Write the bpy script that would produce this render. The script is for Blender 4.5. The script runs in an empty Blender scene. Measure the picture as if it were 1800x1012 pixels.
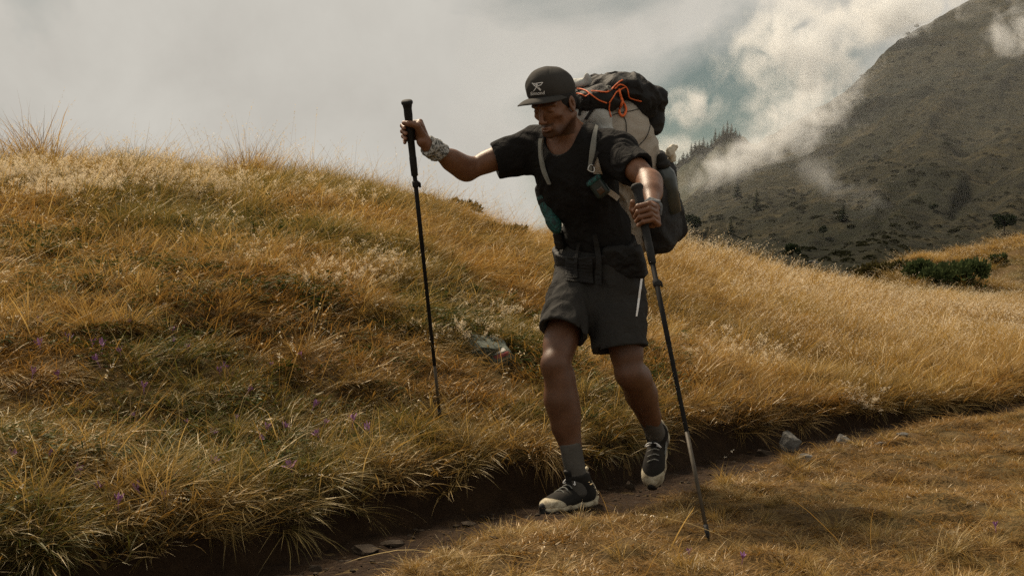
import bpy, bmesh, math, random
import numpy as np
from mathutils import Vector, Matrix, Euler
from mathutils.bvhtree import BVHTree

# ------------------------------------------------------------------ camera, world, sun, exposure
SC = bpy.context.scene
COL = SC.collection
CAMZ, FOC = 0.875, 2250.0          # camera height over the path, focal length in photo pixels (1800 wide)
cam_d = bpy.data.cameras.new('camera'); cam_d.sensor_width = 36.0; cam_d.lens = 45.0
cam_d.clip_start = 0.05; cam_d.clip_end = 9000
cam = bpy.data.objects.new('camera', cam_d); COL.objects.link(cam)
cam.location = (0, 0, CAMZ); cam.rotation_euler = (math.radians(90), 0, 0)
SC.camera = cam

SUN_AZ, SUN_EL = -36.0, 50.0       # degrees: azimuth from +Y (view direction), negative = left
_a, _e = math.radians(SUN_AZ), math.radians(SUN_EL)
SUN_DIR = Vector((math.sin(_a)*math.cos(_e), math.cos(_a)*math.cos(_e), math.sin(_e)))
sun_d = bpy.data.lights.new('sun', 'SUN'); sun_d.energy = 5.0; sun_d.angle = math.radians(14); sun_d.color = (1.0, 0.83, 0.61)
sun = bpy.data.objects.new('sun', sun_d); COL.objects.link(sun)
sun.rotation_euler = SUN_DIR.to_track_quat('Z', 'Y').to_euler(); sun.location = SUN_DIR*50

world = bpy.data.worlds.new('World'); SC.world = world; world.use_nodes = True
nt = world.node_tree; nt.nodes.clear()
def N(tree, kind, **kw):
    n = tree.nodes.new(kind)
    for k, v in kw.items(): setattr(n, k, v)
    return n
def L(tree, a, b): tree.links.new(a, b)
def ramp(tree, src, stops):
    r = N(tree, 'ShaderNodeValToRGB')
    el = r.color_ramp.elements
    while len(el) < len(stops): el.new(0.5)
    for e, (p, c) in zip(el, stops):
        e.position = p; e.color = c if len(c) == 4 else (*c, 1)
    L(tree, src, r.inputs[0]); return r.outputs[0]
def mixc(tree, fac, a, b, mode='MIX'):
    m = N(tree, 'ShaderNodeMix', data_type='RGBA', blend_type=mode)
    for sock, v in ((m.inputs[0], fac), (m.inputs[6], a), (m.inputs[7], b)):
        if hasattr(v, 'is_linked'): L(tree, v, sock)
        elif isinstance(v, (int, float)): sock.default_value = v
        else: sock.default_value = (*v, 1) if len(v) == 3 else v
    return m.outputs[2]
def math_(tree, op, a, b=0.0, c=None):
    m = N(tree, 'ShaderNodeMath', operation=op)
    for i, v in enumerate((a, b) if c is None else (a, b, c)):
        if hasattr(v, 'is_linked'): L(tree, v, m.inputs[i])
        else: m.inputs[i].default_value = v
    return m.outputs[0]
def noise(tree, vec, scale, detail=4, rough=0.55, dist=0.0, offs=None):
    n = N(tree, 'ShaderNodeTexNoise'); n.inputs['Scale'].default_value = scale
    n.inputs['Detail'].default_value = detail; n.inputs['Roughness'].default_value = rough
    n.inputs['Distortion'].default_value = dist
    if offs is not None:
        ad = N(tree, 'ShaderNodeVectorMath', operation='ADD'); L(tree, vec, ad.inputs[0]); ad.inputs[1].default_value = offs
        vec = ad.outputs[0]
    L(tree, vec, n.inputs['Vector']); return n.outputs['Fac']
SKY_OFF = (1.655, 3.3, 5.1)
tc = N(nt, 'ShaderNodeTexCoord')
sky = N(nt, 'ShaderNodeTexSky', sky_type='NISHITA'); sky.sun_disc = False
sky.sun_elevation = math.radians(SUN_EL); sky.sun_rotation = math.radians(SUN_AZ)
sky.altitude = 1800; sky.air_density = 1.2; sky.dust_density = 2.0
skyc = mixc(nt, 1.0, sky.outputs[0], (0.031, 0.0310, 0.0225), 'MULTIPLY')
big = noise(nt, tc.outputs['Generated'], 3.1, 6, 0.52, 0.35, SKY_OFF)
fine = noise(nt, tc.outputs['Generated'], 9.0, 5, 0.6, 0.2, (3.0, 1.0, 7.0))
cl = mixc(nt, ramp(nt, fine, [(0.3, (0, 0, 0)), (0.75, (1, 1, 1))]), (0.455, 0.432, 0.388), (0.535, 0.512, 0.462))
cov = ramp(nt, big, [(0.35, (0.0, 0.0, 0.0)), (0.48, (1, 1, 1))])
skymix = mixc(nt, cov, skyc, cl)
bg = N(nt, 'ShaderNodeBackground'); L(nt, skymix, bg.inputs[0]); bg.inputs[1].default_value = 1.0
wo = N(nt, 'ShaderNodeOutputWorld'); L(nt, bg.outputs[0], wo.inputs[0])

SC.view_settings.view_transform = 'Standard'; SC.view_settings.look = 'None'
SC.view_settings.exposure = 0.22; SC.view_settings.gamma = 1.0; SC.view_settings.use_curve_mapping = False
SC.render.engine = 'CYCLES'
cy = SC.cycles
cy.use_denoising = False          # the photograph has film grain; a denoiser smears the grass and the far slope
cy.use_adaptive_sampling = False; cy.sample_clamp_indirect = 2.0
cy.max_bounces = 10; cy.diffuse_bounces = 2; cy.glossy_bounces = 2; cy.transmission_bounces = 4
cy.transparent_max_bounces = 8; cy.volume_bounces = 8
cy.volume_step_rate = 1.0; cy.volume_max_steps = 256

# ------------------------------------------------------------------ helpers
def P(px, py, d):
    """photo pixel + depth -> world point"""
    return np.array([(px-900.0)/FOC*d, d, CAMZ+(506.0-py)/FOC*d])
def unit(v): v = np.asarray(v, float); return v/np.linalg.norm(v)
def tag(o, label=None, cat=None, group=None, kind=None):
    if label: o['label'] = label
    if cat: o['category'] = cat
    if group: o['group'] = group
    if kind: o['kind'] = kind
    return o
def empty(name, loc):
    o = bpy.data.objects.new(name, None); o.empty_display_size = 0.1; COL.objects.link(o); o.location = loc; return o
def mesh_obj(name, verts, faces, mat, parent=None, smooth=True, attrs=None, origin=None):
    me = bpy.data.meshes.new(name)
    v = np.asarray(verts, np.float32).reshape(-1, 3)
    if isinstance(faces, np.ndarray):
        k = faces.shape[1]; nf = len(faces)
        me.vertices.add(len(v)); me.vertices.foreach_set('co', v.ravel())
        me.loops.add(nf*k); me.loops.foreach_set('vertex_index', faces.astype(np.int32).ravel())
        me.polygons.add(nf); me.polygons.foreach_set('loop_start', np.arange(0, nf*k, k, dtype=np.int32))
        me.update(calc_edges=True); me.validate()
    else:
        me.from_pydata([tuple(map(float, p)) for p in v], [], [tuple(f) for f in faces]); me.update()
    if smooth: me.polygons.foreach_set('use_smooth', np.ones(len(me.polygons), dtype=bool))
    for an, arr in (attrs or {}).items():
        a = me.attributes.new(an, 'FLOAT', 'POINT'); a.data.foreach_set('value', np.asarray(arr, np.float32))
    if mat is not None: me.materials.append(mat)
    o = bpy.data.objects.new(name, me); COL.objects.link(o)
    if parent is not None:
        o.parent = parent
        o.matrix_parent_inverse = Matrix.Translation(-Vector(parent_loc(parent)))
    return o
def parent_loc(p):
    l = Vector(p.location)
    while p.parent is not None: p = p.parent; l = Vector(p.location) if p.type == 'EMPTY' else l
    return l
def new_mat(name):
    m = bpy.data.materials.new(name); m.use_nodes = True; m.node_tree.nodes.clear()
    o = N(m.node_tree, 'ShaderNodeOutputMaterial'); return m, m.node_tree, o
def principled(tree, out, color, rough=0.8, spec=0.3, bump=None, bump_d=0.004, sheen=0.0, metal=0.0, trans=None):
    b = N(tree, 'ShaderNodeBsdfPrincipled')
    if hasattr(color, 'is_linked'): L(tree, color, b.inputs['Base Color'])
    else: b.inputs['Base Color'].default_value = (*color, 1)
    if hasattr(rough, 'is_linked'): L(tree, rough, b.inputs['Roughness'])
    else: b.inputs['Roughness'].default_value = rough
    b.inputs['Specular IOR Level'].default_value = spec; b.inputs['Metallic'].default_value = metal
    if sheen: b.inputs['Sheen Weight'].default_value = sheen
    if bump is not None:
        bn = N(tree, 'ShaderNodeBump'); bn.inputs['Distance'].default_value = bump_d; bn.inputs['Strength'].default_value = 1.0
        L(tree, bump, bn.inputs['Height']); L(tree, bn.outputs[0], b.inputs['Normal'])
    L(tree, b.outputs[0], out.inputs['Surface']); return b
def pos(tree): return N(tree, 'ShaderNodeNewGeometry').outputs['Position']
def objco(tree): return N(tree, 'ShaderNodeTexCoord').outputs['Object']
def simple_mat(name, c1, c2, scale=30.0, rough=0.8, spec=0.3, bump_scale=None, bump_d=0.003, sheen=0.0, metal=0.0, lo=0.35, hi=0.65):
    m, t, o = new_mat(name); p = pos(t)
    f = noise(t, p, scale, 5, 0.6)
    c = mixc(t, ramp(t, f, [(lo, (0, 0, 0)), (hi, (1, 1, 1))]), c1, c2)
    bp = noise(t, p, bump_scale, 4, 0.6) if bump_scale else None
    principled(t, o, c, rough, spec, bp, bump_d, sheen, metal); return m

# value noise in numpy
_rs = np.random.RandomState(7); _T = _rs.rand(4096).astype(np.float64)
def _h(i, j, k=0): return _T[(i*73856093 ^ j*19349663 ^ k*83492791) & 4095]
def vn2(x, y):
    i = np.floor(x).astype(np.int64); j = np.floor(y).astype(np.int64); fx = x-i; fy = y-j
    fx = fx*fx*(3-2*fx); fy = fy*fy*(3-2*fy)
    return ((_h(i, j)*(1-fx)+_h(i+1, j)*fx)*(1-fy)+(_h(i, j+1)*(1-fx)+_h(i+1, j+1)*fx)*fy)*2-1
def fbm2(x, y, oct=4, gain=0.5):
    s = 0; a = 1.0
    for o in range(oct):
        s = s+a*vn2(x*2**o+17.3*o, y*2**o-9.1*o); a *= gain
    return s
def vn3(p):
    q = np.floor(p).astype(np.int64); f = p-q; f = f*f*(3-2*f); r = 0
    for a in (0, 1):
        for b in (0, 1):
            for c in (0, 1):
                w = (f[..., 0] if a else 1-f[..., 0])*(f[..., 1] if b else 1-f[..., 1])*(f[..., 2] if c else 1-f[..., 2])
                r = r+w*_h(q[..., 0]+a, q[..., 1]+b, q[..., 2]+c)
    return r*2-1
def sstep(a, b, x): t = np.clip((x-a)/(b-a), 0, 1); return t*t*(3-2*t)
# ------------------------------------------------------------------ terrain
_PXK = np.array([-400, -200, 0, 200, 400, 550, 700, 850, 950, 1050, 1200, 1300, 1400, 1480, 1560, 1700, 1800, 2000, 2200.])
_SKY = np.array([262, 262, 276, 276, 290, 298, 330, 372, 392, 406, 428, 452, 474, 490, 506, 520, 525, 530, 532.])
_DC = np.array([12.5, 12.5, 13, 13, 13.3, 13.6, 14, 14.6, 15, 15.5, 17, 19, 22, 25, 28, 31, 32, 33, 33.])
_PX2 = np.array([1300, 1480, 1540, 1600, 1700, 1800, 2000, 2200.]); _SK2 = np.array([505, 500, 482, 468, 448, 430, 405, 395.])
def woff(t): return 0.05*np.sin(t*1.1+0.6)-0.05*math.sin(0.6)+0.025*np.sin(t*2.7+1)+0.17*(1-sstep(-1.7, -0.3, np.asarray(t, float)))+0.30*sstep(2.0, 4.8, np.asarray(t, float))   # how the path wanders
def st(x, y):
    s = (x-0.2)*(-0.8)+(y-5)*0.6; t = (x-0.2)*0.6+(y-5)*0.8
    return s+woff(t), t
def H(x, y, detail=True):
    x = np.asarray(x, float); y = np.asarray(y, float)
    yy = np.maximum(y, 1.0); u = np.clip(x/yy, -0.6, 0.46); px = 900+u*FOC
    s, t = st(x, y)
    Dc = np.interp(px, _PXK, _DC)
    zc = CAMZ+(506-np.interp(px, _PXK, _SKY))/FOC*Dc-0.22
    k = 0.6-0.8*u
    q = np.maximum(s-0.36, 0)
    v = np.clip(q/(q+k*np.maximum(Dc-y, 0)+1e-6), 0, 1)
    zb = 0.22-0.09*sstep(2.0, 5.0, t)
    pw = np.interp(px, [600, 1200, 1500], [1.35, 1.3, 1.12])
    zh = zb+(zc-zb)*(1-(1-v)**pw)
    # past the crest
    e = np.maximum(y-Dc, 0)
    zl = zc-np.where(e < 8, 0.022*e*e, 0.022*64+0.352*(e-8)); zl = np.maximum(zl, -22)
    z2 = CAMZ+(506-np.interp(px, _PX2, _SK2))/FOC*46
    w2 = np.clip((y-Dc)/np.maximum(46-Dc, 1), 0, 1)
    zr = np.where(y < 46, zc+(z2-zc)*(w2**1.5)-0.25*np.sin(w2*math.pi), np.maximum(z2-0.012*np.minimum(y-46, 15)**2-0.36*np.maximum(y-61, 0), -22))
    wr = sstep(1430, 1580, px)
    za = zl*(1-wr)+zr*wr
    zhill = np.where(y > Dc, za, zh)
    near = 0.065-0.015*np.clip(-s-0.5, 0, 4)
    f = np.where(s > 0, sstep(0.25, 0.37, s)*zhill, sstep(0.24, 0.40, -s)*near)
    f = f-0.055*np.exp(-((x-0.62)**2+(y-4.0)**2)/0.05)
    if detail:
        amp = np.clip((np.abs(s)-0.3)/0.5, 0, 1)
        far = np.clip(y/12, 0.6, 3.0)
        f = f+amp*(np.where(s > 0, 0.080, 0.040)*fbm2(x*1.3, y*1.3, 3)+np.where(s > 0, 0.02, 0.028)*fbm2(x*5.1+3, y*5.1, 2))*np.where(y > 24, 1.6, 1)
        f = f+0.012*fbm2(x*7.7, y*7.7+5, 3)*(1-amp)
        f = f+0.04*np.exp(-((s+0.42)/0.10)**2)*(0.5+0.9*vn2(t*2.3+4, s*1.5))   # rim of the near bank
        f = f+wr*np.where((y > Dc), 0.35, 0)*fbm2(x*0.35, y*0.35, 4)*np.clip((y-Dc)/6, 0, 1)
    return f
def ground_at(px, py, d0=2.6, d1=70):
    """first hit of the ray through a photo pixel with the ground"""
    u = (px-900.0)/FOC; yy = np.geomspace(d0, d1, 6000)
    hit = np.nonzero(H(u*yy, yy) > CAMZ+(506.0-py)/FOC*yy)[0]
    y = yy[hit[0]] if len(hit) else d1
    return np.array([u*y, y, float(H(u*y, y))])

def grid_faces(nu, nv):
    i = np.arange(nu-1)[None, :]; j = np.arange(nv-1)[:, None]
    a = (j*nu+i); return np.stack([a, a+1, a+1+nu, a+nu], -1).reshape(-1, 4)

def soil_material():
    m, t, o = new_mat('turf_soil'); p = pos(t)
    a = noise(t, p, 6, 6, 0.65); b = noise(t, p, 60, 4, 0.6); g = noise(t, p, 0.9, 4, 0.6)
    c = mixc(t, ramp(t, a, [(0.3, (0, 0, 0)), (0.7, (1, 1, 1))]), (0.050, 0.030, 0.014), (0.115, 0.072, 0.026))
    c = mixc(t, ramp(t, g, [(0.45, (0, 0, 0)), (0.7, (1, 1, 1))]), c, (0.06, 0.055, 0.018))
    c = mixc(t, ramp(t, b, [(0.35, (0, 0, 0)), (0.7, (0.6, 0.6, 0.6))]), c, (0.17, 0.105, 0.04))
    principled(t, o, c, 0.95, 0.15, b, 0.02); return m
us = np.concatenate([np.linspace(-1.3, -0.47, 30)[:-1], np.linspace(-0.47, 0.47, 400), np.linspace(0.47, 1.3, 30)[1:]])
ys = np.concatenate([np.geomspace(1.2, 2.6, 14)[:-1], np.geomspace(2.6, 12, 380)[:-1], np.geomspace(12, 70, 150)[:-1], np.geomspace(70, 6000, 40)])
UU, YY = np.meshgrid(us, ys); XX = UU*YY
ZZ = H(XX, YY)
ground = mesh_obj('ground', np.stack([XX, YY, ZZ], -1).reshape(-1, 3), grid_faces(len(us), len(ys)), soil_material()); tag(ground, 'brown turf ground of the alpine slope', None, None, 'structure')
gb = [(-900, -900, -0.02), (900, -900, -0.02), (900, 1.2, -0.02), (1.55, 1.2, -0.02), (-1.55, 1.2, -0.02), (-900, 1.2, -0.02)]
back = mesh_obj('ground_behind_viewpoint', gb, [(0, 1, 2, 3, 4, 5)], ground.data.materials[0], smooth=False); tag(back, None, None, None, 'structure')

# the worn path: its own sheet on the trench floor
def path_material():
    m, t, o = new_mat('path_soil'); p = pos(t)
    a = noise(t, p, 9, 6, 0.65); b = noise(t, p, 120, 3, 0.6); v = N(t, 'ShaderNodeTexVoronoi'); v.inputs['Scale'].default_value = 45; L(t, p, v.inputs['Vector'])
    c = mixc(t, ramp(t, a, [(0.3, (0, 0, 0)), (0.7, (1, 1, 1))]), (0.020, 0.0105, 0.005), (0.050, 0.028, 0.013))
    c = mixc(t, ramp(t, v.outputs['Distance'], [(0.0, (1, 1, 1)), (0.22, (0, 0, 0))]), c, (0.062, 0.038, 0.020))
    h = math_(t, 'ADD', b, math_(t, 'MULTIPLY', v.outputs['Distance'], -0.6))
    principled(t, o, c, 0.95, 0.15, h, 0.02); return m
tt = np.linspace(-4.3, 9.0, 500); ss = np.linspace(-0.30, 0.33, 34)
TT, S2 = np.meshgrid(tt, ss, indexing='ij')
off = woff(TT)
SS = S2-off
PX = 0.2+0.6*TT-0.8*SS; PY = 5+0.8*TT+0.6*SS
PZ = H(PX, PY)+0.005+0.006*fbm2(PX*22, PY*22, 3)
footpath = mesh_obj('footpath', np.stack([PX, PY, PZ], -1).reshape(-1, 3), grid_faces(len(ss), len(tt))[:, ::-1], path_material())
tag(footpath, None, None, None, 'structure')

# ------------------------------------------------------------------ mountain
_MPX = np.array([700, 1050, 1130, 1190, 1230, 1290, 1345, 1420, 1480, 1530, 1560, 1610, 1700, 1780, 1900, 2100, 2400.])
_MSK = np.array([560, 470, 420, 365, 330, 285, 243, 200, 165, 120, 86, 52, 4, -40, -90, -150, -190.])
_MR = np.array([420, 430, 440, 450, 455, 465, 480, 510, 540, 570, 600, 640, 700, 730, 760, 800, 800.])
def mountain_point(px, v):
    """v 0..1 from the foot to the ridge"""
    R = np.interp(px, _MPX, _MR); sk = (506-np.interp(px, _MPX, _MSK))/FOC
    d0 = 95.0
    d = d0*(R/d0)**v
    el0 = (506-535)/FOC
    el = el0+(sk-el0)*(v**1.12)
    u = (px-900)/FOC; x = u*d; y = d; z = CAMZ+el*d
    # spurs and gullies run down from the upper right to the lower left
    a = (x*0.80+y*0.25); b = (-x*0.25+y*0.80)
    n = fbm2(a*0.011+3, b*0.020, 4)
    rid = 1-np.abs(fbm2(a*0.010+9.5, b*0.024+2.2, 4, 0.55))
    env = np.sin(np.clip(v, 0, 1)*math.pi)**0.6
    z = z+env*(d/420)*(5.0*n+4.0*(rid-0.75))
    sy = 506-el*FOC; ph = (sy+0.62*(px-1200))/70.0+0.9*fbm2(px*0.006, sy*0.006, 2)
    z = z+env*(d/420)*6.0*vn2(ph, px*0.0035)
    ph = (sy+0.5*(px-1200))/22.0+1.3*fbm2(px*0.012+7, sy*0.012, 2)
    z = z+env*(d/420)*2.2*vn2(ph, px*0.009)
    z = z+(d/420)*(1.3*fbm2(x*0.07, y*0.07, 4)+0.55*fbm2(x*0.3, y*0.3, 3))*np.clip(v*4, 0, 1)*(1-0.75*np.clip(v, 0, 1)**6)
    return x, y, z
pxs = np.linspace(760, 2350, 640); vs = np.linspace(0, 1, 420)
PXG, VG = np.meshgrid(pxs, vs)
MX, MY, MZ = mountain_point(PXG, VG)
rows = [np.stack([MX, MY, MZ], -1)]
for kk in range(1, 5):                                   # the far side falls away behind the ridge
    rows.append(np.stack([MX[-1:]*(1+0.12*kk), MY[-1:]*(1+0.12*kk), MZ[-1:]-26*kk**1.3], -1))
fr = np.stack([MX[:1], MY[:1]-12, MZ[:1]*0-24], -1)
MV = np.concatenate([fr]+rows, 0)
def mountain_material():
    m, t, o = new_mat('mountain_pasture'); p = pos(t)
    a = noise(t, p, 0.012, 8, 0.65); b = noise(t, p, 0.055, 10, 0.72); c3 = noise(t, p, 0.35, 9, 0.75); pt = noise(t, p, 0.7, 4, 0.7)
    c = mixc(t, ramp(t, a, [(0.35, (0, 0, 0)), (0.65, (1, 1, 1))]), (0.020, 0.025, 0.013), (0.058, 0.050, 0.023))
    c = mixc(t, ramp(t, b, [(0.50, (0, 0, 0)), (0.60, (0.9, 0.9, 0.9))]), c, (0.098, 0.080, 0.038))
    c = mixc(t, ramp(t, c3, [(0.44, (0, 0, 0)), (0.60, (0.9, 0.9, 0.9))]), c, (0.015, 0.015, 0.008))
    c = mixc(t, ramp(t, pt, [(0.56, (0, 0, 0)), (0.70, (0.55, 0.55, 0.55))]), c, (0.014, 0.017, 0.010))
    principled(t, o, c, 0.95, 0.1, c3, 4.0); return m
mountain = mesh_obj('mountain', MV.reshape(-1, 3), grid_faces(MV.shape[1], MV.shape[0]), mountain_material())
tag(mountain, 'steep brown mountain side rising into the cloud', None, None, 'structure')
def mountain_at(px, py):
    v = np.linspace(0.0, 1, 3000); x, y, z = mountain_point(np.full_like(v, px), v)
    sc = 506-(z-CAMZ)/y*FOC
    hit = np.nonzero(sc <= py)[0]; i = hit[0] if len(hit) else len(v)-1
    return np.array([x[i], y[i], z[i]])
# wooded spur behind, seen left of the mountain flank
sp_px = np.linspace(1000, 1420, 120); sp_v = np.linspace(0, 1, 40)
SPX, SPV = np.meshgrid(sp_px, sp_v)
spk = np.interp(SPX, [1000, 1100, 1150, 1195, 1225, 1260, 1290, 1330, 1420], [430, 360, 325, 290, 262, 245, 240, 262, 330])
sd = 620+160*SPV; sz = CAMZ+((506-spk)*SPV**0.8+(-60)*(1-SPV))/FOC*sd+4*fbm2(SPX*0.04, SPV*6, 3)*SPV
SPUR = np.stack([(SPX-900)/FOC*sd, sd, sz], -1)
SPUR = np.concatenate([SPUR, SPUR[-1:]*np.array([1.2, 1.2, 1])+np.array([0, 0, -90.])], 0)
spur = mesh_obj('wooded_spur', SPUR.reshape(-1, 3), grid_faces(len(sp_px), len(SPUR)), simple_mat('spur_ground', (0.03, 0.035, 0.02), (0.06, 0.055, 0.03), 0.1, 0.95, 0.1))
tag(spur, None, None, None, 'structure')
def spur_top(px):
    i = np.argmin(np.abs(sp_px-px)); return SPUR[38, i].copy()
# ------------------------------------------------------------------ grass (uncountable: stuff), clumps instanced by geometry nodes
RG = np.random.RandomState(11)
def blades(n, rad, hmin, hmax, lean, curve, width, bias=(0, 0), seg=4, taper=0.85, jit=1.0):
    """n curved ribbons round a clump centre -> verts, faces, tip(0..1), rnd"""
    V, F, T, R = [], [], [], []
    for i in range(n):
        a = RG.rand()*2*math.pi; r = rad*math.sqrt(RG.rand())
        base = np.array([math.cos(a)*r, math.sin(a)*r, -0.012])
        h = hmin+(hmax-hmin)*RG.rand()**1.3
        da = a+RG.randn()*0.9*jit
        dirh = np.array([math.cos(da), math.sin(da)])*abs(lean*(0.35+0.9*RG.rand()))+np.array(bias)*(0.4+0.9*RG.rand())
        crv = curve*(0.4+1.1*RG.rand())
        perp = np.array([-math.sin(da+RG.randn()*0.8), math.cos(da+RG.randn()*0.8), 0.0]); perp /= np.linalg.norm(perp)
        rn = RG.rand(); w0 = width*(0.6+0.8*RG.rand()); b0 = len(V)
        p = base.copy(); d = np.array([dirh[0], dirh[1], 1.0]); d /= np.linalg.norm(d)
        hor = np.array([dirh[0], dirh[1], 0])+1e-6; hor = hor/np.linalg.norm(hor)
        for k in range(seg+1):
            f = k/seg; w = w0*(1-taper*f**1.5)*0.5
            if k < seg:
                V += [p-perp*w, p+perp*w]; T += [f, f]; R += [rn, rn]
            else:
                V.append(p.copy()); T.append(1.0); R.append(rn)
            d = d+hor*crv/seg-np.array([0, 0, 1.0])*crv*0.75/seg+RG.randn(3)*0.05*jit; d /= np.linalg.norm(d)
            p = p+d*h/seg
        for k in range(seg-1): F.append((b0+2*k, b0+2*k+1, b0+2*k+3, b0+2*k+2))
        F.append((b0+2*seg-2, b0+2*seg-1, b0+2*seg))
    return V, F, T, R
def add(A, B):
    o = len(A[0]); return (A[0]+B[0], A[1]+[tuple(i+o for i in f) for f in B[1]], A[2]+B[2], A[3]+B[3])
def seedheads(n, rad, hmin, hmax, nsp, spread, size, lean=0.25, wid=0.0016, tall=0.30, pale=2.0):
    """stalks that end in a loose head of little spikelets; tip value >1 marks the spikelets"""
    out = ([], [], [], [])
    for i in range(n):
        st0 = blades(1, rad, hmin, hmax, lean, 0.55, wid, seg=5, taper=0.5, jit=0.6)
        tips = np.array(st0[0]); top = tips[-1]; low = 0.5*(tips[-3]+tips[-2])
        out = add(out, st0)
        V, F, T, R = [], [], [], []
        for k in range(nsp):
            f = RG.rand(); c = low+(top-low)*(f*1.15-0.0)+RG.randn(3)*spread*(1.05-f)
            d = RG.randn(3); d /= np.linalg.norm(d); e = np.cross(d, RG.randn(3)); e /= np.linalg.norm(e)
            b0 = len(V); V += [c-d*size, c+e*size*0.35, c+d*size, c-e*size*0.35]; F.append((b0, b0+1, b0+2, b0+3)); T += [pale]*4; R += [RG.rand()]*4
        out = add(out, (V, F, T, R))
    return out
def leaves(n, rad, size):
    V, F, T, R = [], [], [], []
    for i in range(n):
        a = RG.rand()*6.283; r = rad*math.sqrt(RG.rand()); c = np.array([math.cos(a)*r, math.sin(a)*r, 0.01+0.05*RG.rand()])
        d = np.array([math.cos(a+RG.randn()), math.sin(a+RG.randn()), 0.4*RG.rand()]); d /= np.linalg.norm(d); e = np.cross(d, [0, 0, 1.0])
        s = size*(0.5+RG.rand()); b0 = len(V)
        V += [c, c+d*s*0.5+e*s*0.3, c+d*s+np.array([0, 0, -0.2*s]), c+d*s*0.5-e*s*0.3]; F.append((b0, b0+1, b0+2, b0+3)); T += [0.2, 0.6, 1, 0.6]; R += [RG.rand()]*4
    return V, F, T, R
def grass_material(name, cols, pale=(0.80, 0.72, 0.60), green=(0.075, 0.088, 0.022), transl=0.38, gloss=0.06, root=(0.05, 0.034, 0.014)):
    m, t, o = new_mat(name)
    rn = N(t, 'ShaderNodeAttribute', attribute_name='rnd'); tp = N(t, 'ShaderNodeAttribute', attribute_name='tip')
    iv = N(t, 'ShaderNodeAttribute', attribute_name='hue', attribute_type='INSTANCER')
    gv = N(t, 'ShaderNodeAttribute', attribute_name='grn', attribute_type='INSTANCER')
    f = math_(t, 'ADD', math_(t, 'MULTIPLY', rn.outputs['Fac'], 0.62), math_(t, 'MULTIPLY', iv.outputs['Fac'], 0.42))
    c = ramp(t, f, cols)
    gm = math_(t, 'MULTIPLY', gv.outputs['Fac'], math_(t, 'SUBTRACT', 1.15, rn.outputs['Fac']))
    c = mixc(t, math_(t, 'MINIMUM', gm, 1.0), c, green)
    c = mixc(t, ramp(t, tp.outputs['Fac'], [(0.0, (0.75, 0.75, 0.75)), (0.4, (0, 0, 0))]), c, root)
    c = mixc(t, math_(t, 'GREATER_THAN', tp.outputs['Fac'], 1.5), c, pale)
    d = N(t, 'ShaderNodeBsdfDiffuse'); L(t, c, d.inputs[0])
    tr = N(t, 'ShaderNodeBsdfTranslucent'); L(t, mixc(t, 1.0, c, (1.12, 1.0, 0.72), 'MULTIPLY'), tr.inputs[0])
    g = N(t, 'ShaderNodeBsdfGlossy'); g.inputs['Roughness'].default_value = 0.42; g.inputs[0].default_value = (0.6, 0.55, 0.45, 1)
    a = N(t, 'ShaderNodeMixShader'); a.inputs[0].default_value = transl; L(t, d.outputs[0], a.inputs[1]); L(t, tr.outputs[0], a.inputs[2])
    b = N(t, 'ShaderNodeMixShader'); b.inputs[0].default_value = gloss; L(t, a.outputs[0], b.inputs[1]); L(t, g.outputs[0], b.inputs[2])
    L(t, b.outputs[0], o.inputs['Surface']); return m
GOLD = [(0.05, (0.105, 0.066, 0.022)), (0.35, (0.27, 0.166, 0.052)), (0.65, (0.43, 0.288, 0.100)), (0.97, (0.60, 0.46, 0.22))]
RUST = [(0.05, (0.088, 0.052, 0.017)), (0.4, (0.245, 0.134, 0.038)), (0.75, (0.37, 0.218, 0.066)), (1.0, (0.50, 0.36, 0.15))]
HERB = [(0.0, (0.018, 0.030, 0.010)), (0.6, (0.042, 0.058, 0.016)), (1.0, (0.10, 0.10, 0.028))]
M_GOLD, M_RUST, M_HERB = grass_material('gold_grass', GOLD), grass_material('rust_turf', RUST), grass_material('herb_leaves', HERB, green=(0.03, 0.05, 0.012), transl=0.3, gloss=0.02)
def source(name, data, mat, coll):
    V, F, T, R = data
    me = bpy.data.meshes.new(name); me.from_pydata([tuple(v) for v in V], [], F)
    for an, arr in (('tip', T), ('rnd', R)):
        a = me.attributes.new(an, 'FLOAT', 'POINT'); a.data.foreach_set('value', np.array(arr, np.float32))
    me.materials.append(mat); o = bpy.data.objects.new(name, me); coll.objects.link(o); return o
def scatter_group(coll):
    g = bpy.data.node_groups.new('scatter_'+coll.name, 'GeometryNodeTree')
    g.interface.new_socket('Geometry', in_out='INPUT', socket_type='NodeSocketGeometry'); g.interface.new_socket('Geometry', in_out='OUTPUT', socket_type='NodeSocketGeometry')
    gi, go = N(g, 'NodeGroupInput'), N(g, 'NodeGroupOutput')
    ci = N(g, 'GeometryNodeCollectionInfo'); ci.inputs['Collection'].default_value = coll; ci.inputs['Separate Children'].default_value = True; ci.inputs['Reset Children'].default_value = True
    ip = N(g, 'GeometryNodeInstanceOnPoints'); ip.inputs['Pick Instance'].default_value = True
    def at(nm, ty): a = N(g, 'GeometryNodeInputNamedAttribute', data_type=ty); a.inputs['Name'].default_value = nm; return a.outputs['Attribute']
    L(g, gi.outputs[0], ip.inputs['Points']); L(g, ci.outputs[0], ip.inputs['Instance'])
    L(g, at('pick', 'INT'), ip.inputs['Instance Index']); L(g, at('rot', 'FLOAT_VECTOR'), ip.inputs['Rotation']); L(g, at('scl', 'FLOAT_VECTOR'), ip.inputs['Scale'])
    L(g, ip.outputs[0], go.inputs[0]); return g
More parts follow.
